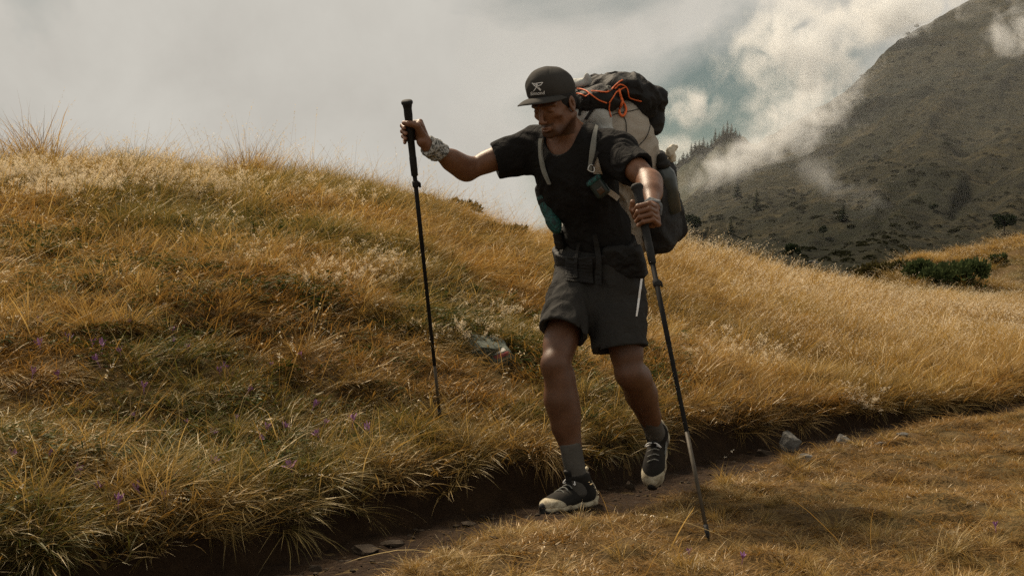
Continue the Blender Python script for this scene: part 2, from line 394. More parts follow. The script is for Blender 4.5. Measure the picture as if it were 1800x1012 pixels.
def scatter(name, pts, pick, rot, scl, hue, grn, coll, label):
    me = bpy.data.meshes.new(name); n = len(pts)
    me.vertices.add(n); me.vertices.foreach_set('co', np.asarray(pts, np.float32).ravel())
    a = me.attributes.new('pick', 'INT', 'POINT'); a.data.foreach_set('value', np.asarray(pick, np.int32))
    for an, arr in (('rot', rot), ('scl', scl)):
        a = me.attributes.new(an, 'FLOAT_VECTOR', 'POINT'); a.data.foreach_set('vector', np.asarray(arr, np.float32).ravel())
    for an, arr in (('hue', hue), ('grn', grn)):
        a = me.attributes.new(an, 'FLOAT', 'POINT'); a.data.foreach_set('value', np.asarray(arr, np.float32))
    o = bpy.data.objects.new(name, me); COL.objects.link(o)
    md = o.modifiers.new('scatter', 'NODES'); md.node_group = scatter_group(coll)
    tag(o, label, None, None, 'stuff'); return o
def make_coll(name, items, mat):
    c = bpy.data.collections.new(name)
    for i, d in enumerate(items): source(f'{name}_{i:02d}', d, mat if not isinstance(mat, list) else mat[i], c)
    return c
WB = (0.35, -0.10)      # the wind lays the grass over towards the right
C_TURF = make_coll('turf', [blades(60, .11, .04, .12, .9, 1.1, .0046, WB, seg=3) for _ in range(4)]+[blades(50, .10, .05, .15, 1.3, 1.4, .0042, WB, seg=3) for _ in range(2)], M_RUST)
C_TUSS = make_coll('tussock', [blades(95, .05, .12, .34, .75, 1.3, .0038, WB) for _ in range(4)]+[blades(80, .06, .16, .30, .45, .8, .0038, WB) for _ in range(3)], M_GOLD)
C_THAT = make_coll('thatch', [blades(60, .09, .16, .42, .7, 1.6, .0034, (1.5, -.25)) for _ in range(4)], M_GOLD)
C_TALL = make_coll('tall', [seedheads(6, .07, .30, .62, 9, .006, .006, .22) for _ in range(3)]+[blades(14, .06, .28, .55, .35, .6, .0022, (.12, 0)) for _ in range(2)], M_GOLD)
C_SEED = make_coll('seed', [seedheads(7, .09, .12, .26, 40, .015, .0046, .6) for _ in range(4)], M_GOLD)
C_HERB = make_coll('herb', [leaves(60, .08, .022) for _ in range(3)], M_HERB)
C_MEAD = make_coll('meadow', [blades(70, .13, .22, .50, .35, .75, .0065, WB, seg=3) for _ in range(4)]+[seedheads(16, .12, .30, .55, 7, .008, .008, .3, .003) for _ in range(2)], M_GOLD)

def sample(n, d0, d1, u0=-0.46, u1=0.46, seed=0, pw=1.0):
    r = np.random.RandomState(seed)
    y = d0*((d1/d0)**r.rand(n)) if pw == 0 else (d0**(2*pw)+(d1**(2*pw)-d0**(2*pw))*r.rand(n))**(1/(2*pw))
    u = u0+(u1-u0)*r.rand(n); return u*y, y, r
def crest(x, y): return np.interp(900+x/y*FOC, _PXK, _DC)
def slope_v(x, y):
    s, t = st(x, y); u = x/y; q = np.maximum(s-0.36, 0); return s, t, q/(q+(0.6-0.8*np.clip(u, -.6, .46))*np.maximum(crest(x, y)-y, 0)+1e-6)
def open_ground(x, y):
    """bare spot in front of the two stones on the slope"""
    p_ = 900+x/y*FOC; return ~(((x-0.62)**2+(y-4.0)**2) < 0.012) & ~((p_ > 798) & (p_ < 922) & (y > 6.25) & (y < 7.0))
def finish(x, y, r, coll, smin, smax, npick, tilt=0.25, yaw=6.283, zs=1.0, sc=None, pick=None):
    n = len(x); z = H(x, y)
    rot = np.stack([r.randn(n)*tilt*0.5, r.randn(n)*tilt*0.5, r.rand(n)*yaw-(yaw/2 if yaw < 6 else 0)], -1)
    s = smin+(smax-smin)*r.rand(n)
    if sc is not None: s = s*sc
    scl = np.stack([s, s, s*zs*(0.8+0.4*r.rand(n))], -1)
    hue = np.clip(0.5+0.36*fbm2(x*0.9+5, y*0.9, 3)+0.22*r.randn(n), 0, 1)
    return np.stack([x, y, z], -1), (pick if pick is not None else r.randint(0, npick, n)), rot, scl, hue
def green_patch(x, y):
    s, t, v = slope_v(x, y); px = 900+x/y*FOC
    g = sstep(-0.15, 0.40, fbm2(x*0.8+11, y*0.8+4, 3)+0.12*np.where((v < 0.45) & (px < 900), 1, 0))
    return g*np.where(s > 0, np.interp(px, [0, 700, 1300, 1600], [1.0, 0.85, 0.5, 0.25]), 0.06)
# short turf everywhere near
x, y, r = sample(21000, 2.7, 13.5, seed=1, pw=0.55); s, t, v = slope_v(x, y)
keep = (open_ground(x, y) | (r.rand(len(x)) < 0.25)) & (np.abs(s-0.02) > 0.30) & (y < crest(x, y)+0.4) & (y < 14); keep &= ~((s < 0) & (r.rand(len(x)) < 0.10))
x, y, s, v = x[keep], y[keep], s[keep], v[keep]
sc = np.where(s < 0, 0.62, 1.0)*np.clip(y/6, 0.9, 1.7)
a = finish(x, y, r, C_TURF, .75, 1.35, 6, sc=sc, zs=np.where(s < 0, 0.6, 1.0))
a[4][s < 0] = np.clip(a[4][s < 0]*0.75, 0, 1)
scatter('short_turf', *a, green_patch(x, y), C_TURF, 'short dry turf covering the slope and the path side')
# thatch laid over by wind
x, y, r = sample(9500, 3.0, 15, seed=2, pw=0.6); s, t, v = slope_v(x, y); cl_ = fbm2(x*0.75, y*0.75, 3)
keep = open_ground(x, y) & (s > 0.42) & (y < crest(x, y)+0.5) & (r.rand(len(x)) < np.clip(0.30+0.6*v+0.45*cl_, 0.06, 1))
x, y, v = x[keep], y[keep], v[keep]
a = finish(x, y, r, C_THAT, .6, 1.15, 4, yaw=1.5, sc=np.clip(y/7, 0.85, 1.5)*np.clip(.65+v, .65, 1.1))
scatter('windblown_grass', *a, green_patch(x, y)*0.8, C_THAT, 'long straw grass laid over by the wind on the slope')
# tussocks
x, y, r = sample(14000, 2.9, 15.5, seed=3, pw=0.6); s, t, v = slope_v(x, y); cl_ = fbm2(x*0.9+20, y*0.9, 3)
px = 900+x/y*FOC
edge = np.exp(-((s-0.40)/0.10)**2)
prob = np.clip(0.10+0.55*v+0.5*cl_*(v > .08)+0.5*sstep(1100, 1500, px)+edge*(1.3+0.5*fbm2(x*2, y*2, 2)), 0, 1)
keep = open_ground(x, y) & (s > 0.30) & (y < crest(x, y)+0.6) & (r.rand(len(x)) < prob)
x, y, s, v = x[keep], y[keep], s[keep], v[keep]
a = finish(x, y, r, C_TUSS, .55, 1.1, 7, sc=np.clip(y/8, 0.85, 1.4))
eg = (s < 0.50); a[2][eg, 0] += 0.5*0.6; a[2][eg, 1] += 0.5*0.8        # banks: hang over the trench
scatter('tussock_grass', *a, green_patch(x, y), C_TUSS, 'golden tussock grass on the bank and slope')
# near side tufts
x, y, r = sample(2600, 2.6, 10.5, seed=4, pw=0.6); s, t, v = slope_v(x, y)
keep = open_ground(x, y) & (s < -0.31) & (r.rand(len(x)) < np.clip(0.25+0.6*fbm2(x*1.5, y*1.5, 2)+0.2*(s < -1.2)+1.0*np.exp(-((s+0.40)/0.07)**2), 0, 1)); x, y = x[keep], y[keep]
a = finish(x, y, r, C_TUSS, .22, .48, 7)
scatter('path_side_tufts', *a, np.full(len(x), .2), C_TUSS, 'low grass tufts on the near side of the path')
# tall stalks: loose over the slope, dense along the crest
x, y, r = sample(5200, 3.2, 18, seed=5, pw=0.8); s, t, v = slope_v(x, y)
keep = (s > 0.5) & (y < crest(x, y)+0.8) & (r.rand(len(x)) < np.clip(0.04+0.5*(v > .82)*(0.4+fbm2(x*1.2, y*1.2, 2))+0.05*v, 0, 1)); x, y = x[keep], y[keep]
a = finish(x, y, r, C_TALL, .7, 1.15, 5, tilt=.3)
scatter('tall_grass', *a, np.zeros(len(x)), C_TALL, 'tall thin grass stalks along the crest of the slope')
# taller clumps that break the skyline
sk = [(60, 12.6, 1.5, 26), (20, 12.7, .9, 8), (370, 13, 1.0, 16), (430, 13, 1.35, 30), (465, 13, 1.2, 18), (555, 13.3, 1.1, 14), (250, 12.8, .8, 8), (640, 13.6, .8, 14), (680, 13.8, .8, 10), (300, 12.9, .6, 8), (140, 12.8, .6, 8), (850, 14.4, .8, 12), (900, 14.6, .7, 10), (760, 14, .6, 10)]
xs_, ys_, ss_ = [], [], []
rr = np.random.RandomState(6)
for (p, d, sc_, n) in sk:
    xs_ += list((p-900+rr.randn(n)*16)/FOC*d); ys_ += list(d+rr.randn(n)*0.15); ss_ += list(sc_*(0.7+0.5*rr.rand(n)))
x, y = np.array(xs_), np.array(ys_)
a = finish(x, y, rr, C_TALL, .8, 1.1, 5, sc=np.array(ss_)); a2 = finish(x, y, rr, C_TUSS, 1.0, 1.5, 7, sc=np.array(ss_), zs=1.25)
scatter('skyline_grass', *a, np.zeros(len(x)), C_TALL, 'tall grass clumps standing against the sky on the crest')
scatter('skyline_tussock', *a2, np.zeros(len(x)), C_TUSS, 'thick straw tussocks under the skyline stalks')
# single stray stalks that hang out over the path and cross the bank
C_STRAY = make_coll('stray', [blades(2, .04, .22, .48, 1.1, 1.0, .0030, (.5, -.4), seg=6, taper=.6) for _ in range(6)]+[seedheads(1, .02, .3, .5, 10, .005, .005, .9) for _ in range(2)], M_GOLD)
x, y, r = sample(4200, 2.8, 11, seed=15, pw=0.6); s, t, v = slope_v(x, y)
keep = open_ground(x, y) & ((s > 0.30) | (s < -0.36)) & (r.rand(len(x)) < np.where(s > 0, 0.20+0.5*np.exp(-((s-.4)/.15)**2), 0.07)); x, y = x[keep], y[keep]
a = finish(x, y, r, C_STRAY, .7, 1.2, 8, tilt=.6)
scatter('stray_stalks', *a, np.zeros(len(x)), C_STRAY, 'single bent straw stalks hanging over the path bank')
# pale seed heads in patches
sp = [(40, 318, 60, 10, 60), (120, 330, 90, 14, 110), (240, 318, 70, 12, 60), (210, 300, 80, 8, 50), (340, 330, 80, 16, 70), (400, 340, 40, 20, 30), (620, 498, 60, 8, 20), (655, 470, 40, 8, 8), (570, 465, 40, 12, 5), (850, 562, 22, 6, 10), (830, 585, 30, 6, 5), (905, 592, 16, 8, 6), (690, 485, 40, 10, 5), (1250, 620, 24, 12, 16), (1330, 520, 60, 16, 24), (1330, 630, 40, 16, 12), (1505, 715, 14, 8, 8), (1600, 560, 80, 20, 14), (560, 340, 90, 30, 16), (460, 440, 120, 30, 8), (760, 590, 60, 12, 5)]
pts = []
for (cx, cy, sx, sy, n) in sp:
    for _ in range(n):
        g = ground_at(cx+rr.randn()*sx*0.6, cy+rr.randn()*sy*0.7+14); pts.append(g)
pts = np.array(pts); a = finish(pts[:, 0], pts[:, 1], rr, C_SEED, .7, 1.2, 4, sc=np.clip(pts[:, 1]/9, .7, 1.5))
scatter('seed_head_grass', *a, np.zeros(len(pts)), C_SEED, 'pale glistening seed heads in patches on the slope')
# herbs
x, y, r = sample(9000, 3.0, 10.5, seed=8, pw=0.6); s, t, v = slope_v(x, y); px = 900+x/y*FOC
keep = (s > 0.42) & (px < 1200) & (r.rand(len(x)) < np.clip(0.55*fbm2(x*1.1+40, y*1.1, 3)+0.28*(v < .5), 0, 1)); x, y = x[keep], y[keep]
a = finish(x, y, r, C_HERB, .7, 1.3, 3, sc=np.clip(y/6, .9, 1.4))
scatter('ground_herbs', *a, np.zeros(len(x)), C_HERB, 'dark green leafy ground cover among the slope grass')
# meadow to the right, beyond the slope
x, y, r = sample(8500, 8.5, 34, 0.10, 0.47, seed=9, pw=0.7); s, t, v = slope_v(x, y)
keep = (s > 0.9) & (y < crest(x, y)+1.0); x, y = x[keep], y[keep]
a = finish(x, y, r, C_MEAD, .6, 1.0, 6, sc=np.clip(y/14, .55, 1.4), zs=np.clip(14/y, .55, 1))
scatter('meadow_grass', *a, green_patch(x, y)*0.3, C_MEAD, 'even golden meadow grass beyond the path on the right')
x, y, r = sample(5000, 25, 52, 0.24, 0.47, seed=10, pw=0.8)
keep = (y > crest(x, y)+0.3) & (r.rand(len(x)) < np.clip(.7+.8*fbm2(x*.5, y*.5, 3), .2, 1)); x, y = x[keep], y[keep]
a = finish(x, y, r, C_MEAD, 1.2, 2.0, 6, zs=.5)
a = (a[0], a[1], a[2], a[3], a[4]*np.interp(y, [30, 42, 46, 50], [.25, .35, .9, .9])); scatter('knoll_grass', *a, np.clip(.35+.5*fbm2(x*.3, y*.3, 3), 0, 1)*np.interp(y, [30, 42, 46], [1, .8, .2]), C_MEAD, 'rough grass on the knoll behind the meadow')
# ------------------------------------------------------------------ implicit modelling: smooth unions on a grid, then surface nets
class Field:
    def __init__(s, lo, hi, h):
        s.lo = np.array(lo, float); s.h = h
        s.n = np.ceil((np.array(hi)-s.lo)/h).astype(int)+1
        s.v = np.full(s.n, 0.2, np.float32)
    def box(s, lo, hi):
        i0 = np.maximum(np.floor((np.array(lo)-s.lo)/s.h).astype(int), 0); i1 = np.minimum(np.ceil((np.array(hi)-s.lo)/s.h).astype(int)+1, s.n)
        if np.any(i1 <= i0): return None, None
        sl = tuple(slice(a, b) for a, b in zip(i0, i1))
        ax = [s.lo[k]+s.h*np.arange(i0[k], i1[k]) for k in range(3)]
        return sl, np.stack(np.meshgrid(*ax, indexing='ij'), -1)
    def op(s, f, lo, hi, k=0.01, mode='u', m=0.03):
        sl, p = s.box(np.array(lo)-m-k, np.array(hi)+m+k)
        if sl is None: return s
        d = f(p); a = s.v[sl]
        if mode == 'u':
            h = np.clip(0.5+0.5*(a-d)/k, 0, 1); s.v[sl] = a*(1-h)+d*h-k*h*(1-h)
        elif mode == 's':
            h = np.clip(0.5-0.5*(a+d)/k, 0, 1); s.v[sl] = a*(1-h)-d*h+k*h*(1-h)
        return s
    def cone(s, a, b, ra, rb, k=0.015, mode='u', flat=None):
        a = np.array(a, float); b = np.array(b, float); ab = b-a; L2 = ab@ab+1e-12
        def f(p):
            t = np.clip((p-a)@ab/L2, 0, 1); return np.linalg.norm(p-a-t[..., None]*ab, axis=-1)-(ra+(rb-ra)*t)
        r = max(ra, rb); return s.op(f, np.minimum(a, b)-r, np.maximum(a, b)+r, k, mode)
    def ell(s, c, rad, M=None, k=0.02, mode='u'):
        c = np.array(c, float); rad = np.array(rad, float); M = np.eye(3) if M is None else np.asarray(M)   # rows of M: local axes
        def f(p):
            q = (p-c)@M.T; k0 = np.linalg.norm(q/rad, axis=-1); k1 = np.linalg.norm(q/rad**2, axis=-1)+1e-9; return k0*(k0-1)/k1
        e = np.sqrt(((M.T*rad)**2).sum(1)); return s.op(f, c-e, c+e, k, mode)
    def rbox(s, c, half, M=None, r=0.02, k=0.02, mode='u'):
        c = np.array(c, float); half = np.array(half, float); M = np.eye(3) if M is None else np.asarray(M)
        def f(p):
            q = np.abs((p-c)@M.T)-half+r
            return np.linalg.norm(np.maximum(q, 0), axis=-1)+np.minimum(q.max(-1), 0)-r
        e = (np.abs(M.T)*half).sum(1); return s.op(f, c-e, c+e, k, mode)
    def cut(s, p0, n, k=0.004, region=None, rad=0.3):
        """remove what lies on the side n points to, within rad of p0"""
        p0 = np.array(p0, float); n = unit(n)
        def f(p): return np.maximum(-((p-p0)@n), np.linalg.norm(p-p0, axis=-1)-rad)
        return s.op(f, p0-rad, p0+rad, k, 's')
    def bump(s, g):
        """displace near the surface: g(points) in metres"""
        idx = np.nonzero(np.abs(s.v) < 0.03); p = np.stack([s.lo[k]+s.h*idx[k] for k in range(3)], -1)
        s.v[idx] -= g(p).astype(np.float32); return s
    def mesh(s, smooth=1):
        v = s.v; n = np.array(v.shape); ins = v < 0
        c = [ins[a:n[0]-1+a, b:n[1]-1+b, d:n[2]-1+d] for a in (0, 1) for b in (0, 1) for d in (0, 1)]
        cnt = sum(x.astype(np.int8) for x in c); act = (cnt > 0) & (cnt < 8)
        ci = np.stack(np.nonzero(act), -1); vid = np.full(act.shape, -1, np.int64); vid[act] = np.arange(len(ci))
        acc = np.zeros((len(ci), 3)); num = np.zeros(len(ci))
        cor = [(a, b, d) for a in (0, 1) for b in (0, 1) for d in (0, 1)]
        for A in cor:
            for k in range(3):
                if A[k] == 1: continue
                B = list(A); B[k] = 1
                va = v[ci[:, 0]+A[0], ci[:, 1]+A[1], ci[:, 2]+A[2]]; vb = v[ci[:, 0]+B[0], ci[:, 1]+B[1], ci[:, 2]+B[2]]
                x = (va < 0) != (vb < 0); t = np.where(x, va/np.where(x, va-vb, 1), 0)
                q = np.tile(np.array(A, float), (len(ci), 1)); q[:, k] = t; acc[x] += q[x]; num[x] += 1
        V = s.lo+s.h*(ci+acc/num[:, None])
        F = []
        for k in range(3):
            u, w = (k+1) % 3, (k+2) % 3
            a = ins.take(range(0, n[k]-1), k); b = ins.take(range(1, n[k]), k)
            e = np.stack(np.nonzero(a != b), -1)
            ok = (e[:, u] > 0) & (e[:, w] > 0) & (e[:, u] < n[u]-1) & (e[:, w] < n[w]-1); e = e[ok]
            fl = a[e[:, 0], e[:, 1], e[:, 2]]
            def cell(du, dw):
                q = e.copy(); q[:, u] += du; q[:, w] += dw; return vid[q[:, 0], q[:, 1], q[:, 2]]
            q = np.stack([cell(-1, -1), cell(0, -1), cell(0, 0), cell(-1, 0)], -1)
            q[~fl] = q[~fl][:, ::-1]; F.append(q)
        F = np.concatenate(F)
        for _ in range(smooth):
            sm = np.zeros_like(V); ct = np.zeros(len(V))
            for a, b in ((0, 1), (1, 2), (2, 3), (3, 0)):
                np.add.at(sm, F[:, a], V[F[:, b]]); np.add.at(ct, F[:, a], 1); np.add.at(sm, F[:, b], V[F[:, a]]); np.add.at(ct, F[:, b], 1)
            V = 0.5*V+0.5*sm/np.maximum(ct, 1)[:, None]
        return V, F
def sdf_obj(name, fld, mat, parent, smooth=1, attrs=None, V=None):
    if V is None: V = fld.mesh(smooth)
    return mesh_obj(name, V[0], V[1], mat, parent, True, attrs)
def bvh_of(*objs):
    V, F = [], []
    for o in objs:
        b = len(V); V += [v.co.copy() for v in o.data.vertices]; F += [tuple(i+b for i in p.vertices) for p in o.data.polygons]
    return BVHTree.FromPolygons(V, F)
def cast(bvh, px, py, lift=0.0):
    """photo pixel -> point on a surface of the scene"""
    o = Vector((0, 0, CAMZ)); d = Vector(((px-900)/FOC, 1.0, (506-py)/FOC)).normalized()
    h = bvh.ray_cast(o, d)
    if h[0] is None: return None, None
    n = h[1] if h[1].dot(d) < 0 else -h[1]
    return np.array(h[0]+n*lift), np.array(n)
def spline(pts, n):
    """Catmull-Rom through points"""
    p = np.asarray(pts, float); p = np.vstack([2*p[0]-p[1], p, 2*p[-1]-p[-2]]); out = []
    m = len(p)-3
    for q in np.linspace(0, m-1e-6, n):
        i = int(q); t = q-i; a, b, c, d = p[i:i+4]
        out.append(0.5*((2*b)+(-a+c)*t+(2*a-5*b+4*c-d)*t*t+(-a+3*b-3*c+d)*t**3))
    return np.array(out)
def tube_data(pts, r, k=8, closed=False, squash=1.0):
    pts = np.asarray(pts, float); n = len(pts); rr = np.broadcast_to(np.asarray(r, float), (n,))
    V, F = [], []; up = np.array([0.13, 0.21, 0.97])
    for i in range(n):
        if closed: d = pts[(i+1) % n]-pts[i-1]
        else: d = pts[min(i+1, n-1)]-pts[max(i-1, 0)]
        d = unit(d+1e-12); x = unit(np.cross(up, d)); y = np.cross(d, x)
        for j in range(k):
            a = 2*math.pi*j/k; V.append(pts[i]+rr[i]*(math.cos(a)*x+squash*math.sin(a)*y))
    for i in range(n if closed else n-1):
        for j in range(k):
            a, b = i*k+j, i*k+(j+1) % k; c, d = ((i+1) % n)*k+(j+1) % k, ((i+1) % n)*k+j; F.append((a, b, c, d))
    if not closed: F += [tuple(range(k-1, -1, -1)), tuple((n-1)*k+j for j in range(k))]
    return V, F
def tube(name, pts, r, mat, parent=None, k=8, closed=False, squash=1.0): return mesh_obj(name, *tube_data(pts, r, k, closed, squash), mat, parent)
def ribbon(name, left, right, mat, parent, th=0.004, normals=None):
    """flat strap between two edge polylines with thickness along the surface normals"""
    l, r = np.asarray(left), np.asarray(right); n = len(l); V, F = [], []
    for i in range(n):
        d = l[min(i+1, n-1)]-l[max(i-1, 0)]; nn = unit(np.cross(r[i]-l[i], d)+1e-12) if normals is None else normals[i]
        V += [l[i]-nn*th/2, r[i]-nn*th/2, r[i]+nn*th/2, l[i]+nn*th/2]
    for i in range(n-1):
        for j in range(4): F.append((i*4+j, i*4+(j+1) % 4, i*4+4+(j+1) % 4, i*4+4+j))
    F += [(3, 2, 1, 0), (n*4-4, n*4-3, n*4-2, n*4-1)]
    return mesh_obj(name, V, F, mat, parent, False)
def lathe(name, a, b, prof, mat, parent, k=16, extra=None):
    """profile [(t in metres from a towards b, radius)] turned round the axis a->b"""
    a = np.array(a, float); d = unit(np.array(b)-a); x = unit(np.cross([0.2, 0.9, 0.1], d)); y = np.cross(d, x); V, F = [], []
    for (t, r) in prof:
        for j in range(k): w = 2*math.pi*j/k; V.append(a+d*t+r*(math.cos(w)*x+math.sin(w)*y))
    for i in range(len(prof)-1):
        for j in range(k): F.append((i*k+j, i*k+(j+1) % k, i*k+k+(j+1) % k, i*k+k+j))
    F += [tuple(range(k-1, -1, -1)), tuple((len(prof)-1)*k+j for j in range(k))]
    return mesh_obj(name, V, F, mat, parent)
# ------------------------------------------------------------------ the hiker
FW = unit([-0.56, -0.83, 0]); RT = np.array([-0.83, 0.56, 0]); UPZ = np.array([0, 0, 1.0])
pelvis = P(1052, 462, 5.25); chest = P(1012, 308, 5.09); neckb = P(1003, 243, 5.06)
UPT = unit(neckb-pelvis); FT = unit(FW-(FW@UPT)*UPT); RTT = np.cross(FT, UPT)      # torso frame: right, forward, up
MT = np.stack([RTT, FT, UPT])
sh_r, sh_l = P(938, 254, 5.16), P(1084, 264, 4.96)
el_r, wr_r, ha_r = P(822, 299, 5.13), P(757, 259, 4.97), P(727, 236, 4.93)
el_l, wr_l, ha_l = P(1141, 318, 4.76), P(1147, 366, 4.54), P(1136, 380, 4.46)
hip_r, hip_l = pelvis+RT*0.09-UPZ*0.03, pelvis-RT*0.09-UPZ*0.03
kn_r, an_r = P(977, 640, 5.03), P(1013, 838, 5.06)
kn_l, an_l = P(1106, 655, 5.13), P(1154, 764, 5.447)
# poles: top of the grip and tip
top_r, tip_r = P(715, 176, 4.905), P(774, 738, 5.41)
top_l, tip_l = P(1119, 325, 4.50), P(1246, 950, 4.05)
# shoes: heel bottom and toe bottom
heel_r, toe_r = P(1044, 889, 5.13), P(946, 905, 4.93)
heel_l, toe_l = P(1163, 752, 5.55), P(1148, 866, 5.40)

def M_skin():
    m, t, o = new_mat('skin'); p = pos(t)
    a = N(t, 'ShaderNodeAttribute', attribute_name='dark'); l = N(t, 'ShaderNodeAttribute', attribute_name='pale')
    n1 = noise(t, p, 22, 4, 0.6); n2 = noise(t, p, 400, 3, 0.6)
    c = mixc(t, ramp(t, n1, [(0.3, (0, 0, 0)), (0.7, (1, 1, 1))]), (0.130, 0.057, 0.028), (0.195, 0.088, 0.045))
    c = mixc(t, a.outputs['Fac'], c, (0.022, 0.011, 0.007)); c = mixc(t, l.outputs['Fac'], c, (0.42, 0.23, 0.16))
    b = principled(t, o, c, 0.46, 0.40, n2, 0.0007)
    b.inputs['Subsurface Weight'].default_value = 0.05; b.inputs['Subsurface Radius'].default_value = (0.010, 0.004, 0.002); b.inputs['Subsurface Scale'].default_value = 0.5
    return m
def fabric(name, c1, c2, weave=700.0, wr=55.0, wd=0.006, rough=0.9, sheen=0.0, spec=0.15):
    m, t, o = new_mat(name); p = pos(t)
    f = noise(t, p, 14, 5, 0.6); w = noise(t, p, weave, 2, 0.5); wk = noise(t, p, wr*0.35, 3, 0.5, 1.2)
    c = mixc(t, ramp(t, f, [(0.3, (0, 0, 0)), (0.7, (1, 1, 1))]), c1, c2)
    c = mixc(t, math_(t, 'MULTIPLY', w, 0.35), c, tuple(min(1, q*2.2) for q in c2))
    h = math_(t, 'ADD', math_(t, 'MULTIPLY', w, 0.12), wk)
    principled(t, o, c, rough, spec, h, wd, sheen); return m
MS = M_skin()
M_SHIRT = fabric('black_shirt', (0.0075, 0.0075, 0.0075), (0.014, 0.013, 0.0125), 700, 60, 0.014)
M_SHORT = fabric('charcoal_shorts', (0.020, 0.019, 0.018), (0.034, 0.032, 0.029), 500, 50, 0.014)
M_BLACKF = fabric('black_nylon', (0.006, 0.006, 0.006), (0.013, 0.012, 0.011), 600, 70, 0.008, 0.7, 0.0, 0.3)
M_TAUPE = fabric('taupe_nylon', (0.245, 0.212, 0.172), (0.325, 0.288, 0.240), 500, 45, 0.008, 0.75, 0.0, 0.3)
M_PALE = fabric('pale_grey_nylon', (0.30, 0.305, 0.29), (0.40, 0.405, 0.385), 500, 60, 0.006, 0.75, 0.0, 0.3)
M_STRAP = fabric('grey_webbing', (0.14, 0.14, 0.125), (0.20, 0.20, 0.18), 900, 30, 0.001)
M_SOCK = fabric('grey_sock', (0.050, 0.046, 0.040), (0.088, 0.081, 0.070), 600, 120, 0.002)
M_CAP = fabric('dark_cap_cloth', (0.032, 0.030, 0.027), (0.046, 0.043, 0.039), 900, 30, 0.003)
M_BAND = simple_mat('grey_printed_scarf', (0.085, 0.085, 0.080), (0.46, 0.45, 0.42), 110, 0.9, 0.2, 90, 0.008, lo=0.42, hi=0.56)
M_BANDD = fabric('slate_wrist_band', (0.05, 0.055, 0.06), (0.16, 0.165, 0.17), 300, 120, 0.004)
M_HAIR = simple_mat('black_hair', (0.006, 0.005, 0.004), (0.014, 0.011, 0.009), 200, 0.7, 0.3, 500, 0.002)
M_WHITE = simple_mat('white_print', (0.82, 0.81, 0.79), (0.88, 0.87, 0.85), 50, 0.7)
M_CREAM = simple_mat('cream_rubber', (0.20, 0.155, 0.09), (0.52, 0.46, 0.33), 38, 0.75, 0.3, 120, 0.002, lo=.3, hi=.6)
M_RUBBER = simple_mat('black_rubber', (0.010, 0.009, 0.008), (0.022, 0.019, 0.016), 60, 0.7, 0.35, 150, 0.003)
M_ORANGE = simple_mat('orange_cord', (0.72, 0.13, 0.03), (0.80, 0.18, 0.05), 80, 0.6)
M_TEAL = None

person = empty('person', (0.36, 5.2, 0.0))
tag(person, 'hiker in black t-shirt, dark shorts and cap striding with two trekking poles', 'person')

# --- head frame
HY = unit([-0.60, -0.80, 0]); pit = math.radians(24)
HF = HY*math.cos(pit)-UPZ*math.sin(pit); HU = HY*math.sin(pit)+UPZ*math.cos(pit); HR = np.cross(HF, HU)
tl = math.radians(5); HR, HU = HR*math.cos(tl)-HU*math.sin(tl)*0.6, HU; HR = unit(HR-(HR@HU)*HU); HF = np.cross(HU, HR)
HC = P(974, 183.5, 4.95); MH = np.stack([HR, HF, HU])
def hp(r, f, u): return HC+r*HR+f*HF+u*HU

pc = math.radians(11); CY = unit([-0.64, -0.77, 0])            # cap frame
CF = CY*math.cos(pc)-UPZ*math.sin(pc); CU = CY*math.sin(pc)+UPZ*math.cos(pc); CR = np.cross(CF, CU); MC = np.stack([CR, CF, CU])
CC = P(967.5, 157, 4.95)

body = Field((-0.52, 4.32, -0.02), (0.86, 5.72, 1.84), 0.0042)
# legs
body.ell(pelvis-UPZ*0.02, (0.165, 0.115, 0.13), MT, 0.03)
for hip, kn, an, heel, toe in ((hip_r, kn_r, an_r, heel_r, toe_r), (hip_l, kn_l, an_l, heel_l, toe_l)):
    fd = unit(toe-heel); th = kn-hip; shin = an-kn; bk = unit(np.cross(np.cross(shin, th), shin)+1e-9)
    side = unit(np.cross(fd, shin)); calf_dir = -(fd-(fd@unit(shin))*unit(shin)); calf_dir = unit(calf_dir)
    body.cone(hip, kn, 0.092, 0.056, 0.03); body.cone(hip+th*0.25-calf_dir*0.012, hip+th*0.8-calf_dir*0.012, 0.072, 0.055, 0.03)
    body.ell(kn-calf_dir*0.010, (0.036, 0.036, 0.046), None, 0.035)
    body.cone(kn, an, 0.052, 0.031, 0.02)
    body.cone(kn+shin*0.14+calf_dir*0.022, kn+shin*0.42+calf_dir*0.020, 0.045, 0.042, 0.03); body.cone(kn+shin*0.42+calf_dir*0.02, kn+shin*0.75+calf_dir*0.006, 0.042, 0.032, 0.03)
    for sd in (1, -1):
        body.cone(hip+th*0.45+side*sd*0.026-calf_dir*0.02, hip+th*0.78+side*sd*0.022-calf_dir*0.014, 0.050, 0.034, 0.025)
        body.cone(kn+shin*0.10+side*sd*0.018+calf_dir*0.026, kn+shin*(0.40 if sd > 0 else 0.46)+side*sd*0.015+calf_dir*0.022, 0.030, 0.026, 0.012)
    body.cone(kn+shin*0.10-calf_dir*0.024, kn+shin*0.75-calf_dir*0.012, 0.022, 0.018, 0.014)
    body.cone(kn+shin*0.15+side*0.014, kn+shin*0.5+side*0.012, 0.036, 0.032, 0.03)
    body.cone(heel+fd*0.05-unit(shin)*0.05, heel+fd*0.20-unit(shin)*0.03, 0.032, 0.026, 0.02)
body.cone(P(982, 660, 5.04), P(985, 702, 5.05), 0.050, 0.059, 0.03); body.cone(P(985, 702, 5.05), P(992, 748, 5.06), 0.059, 0.050, 0.03); body.cone(P(992, 748, 5.06), P(1001, 786, 5.06), 0.050, 0.035, 0.015)   # calves
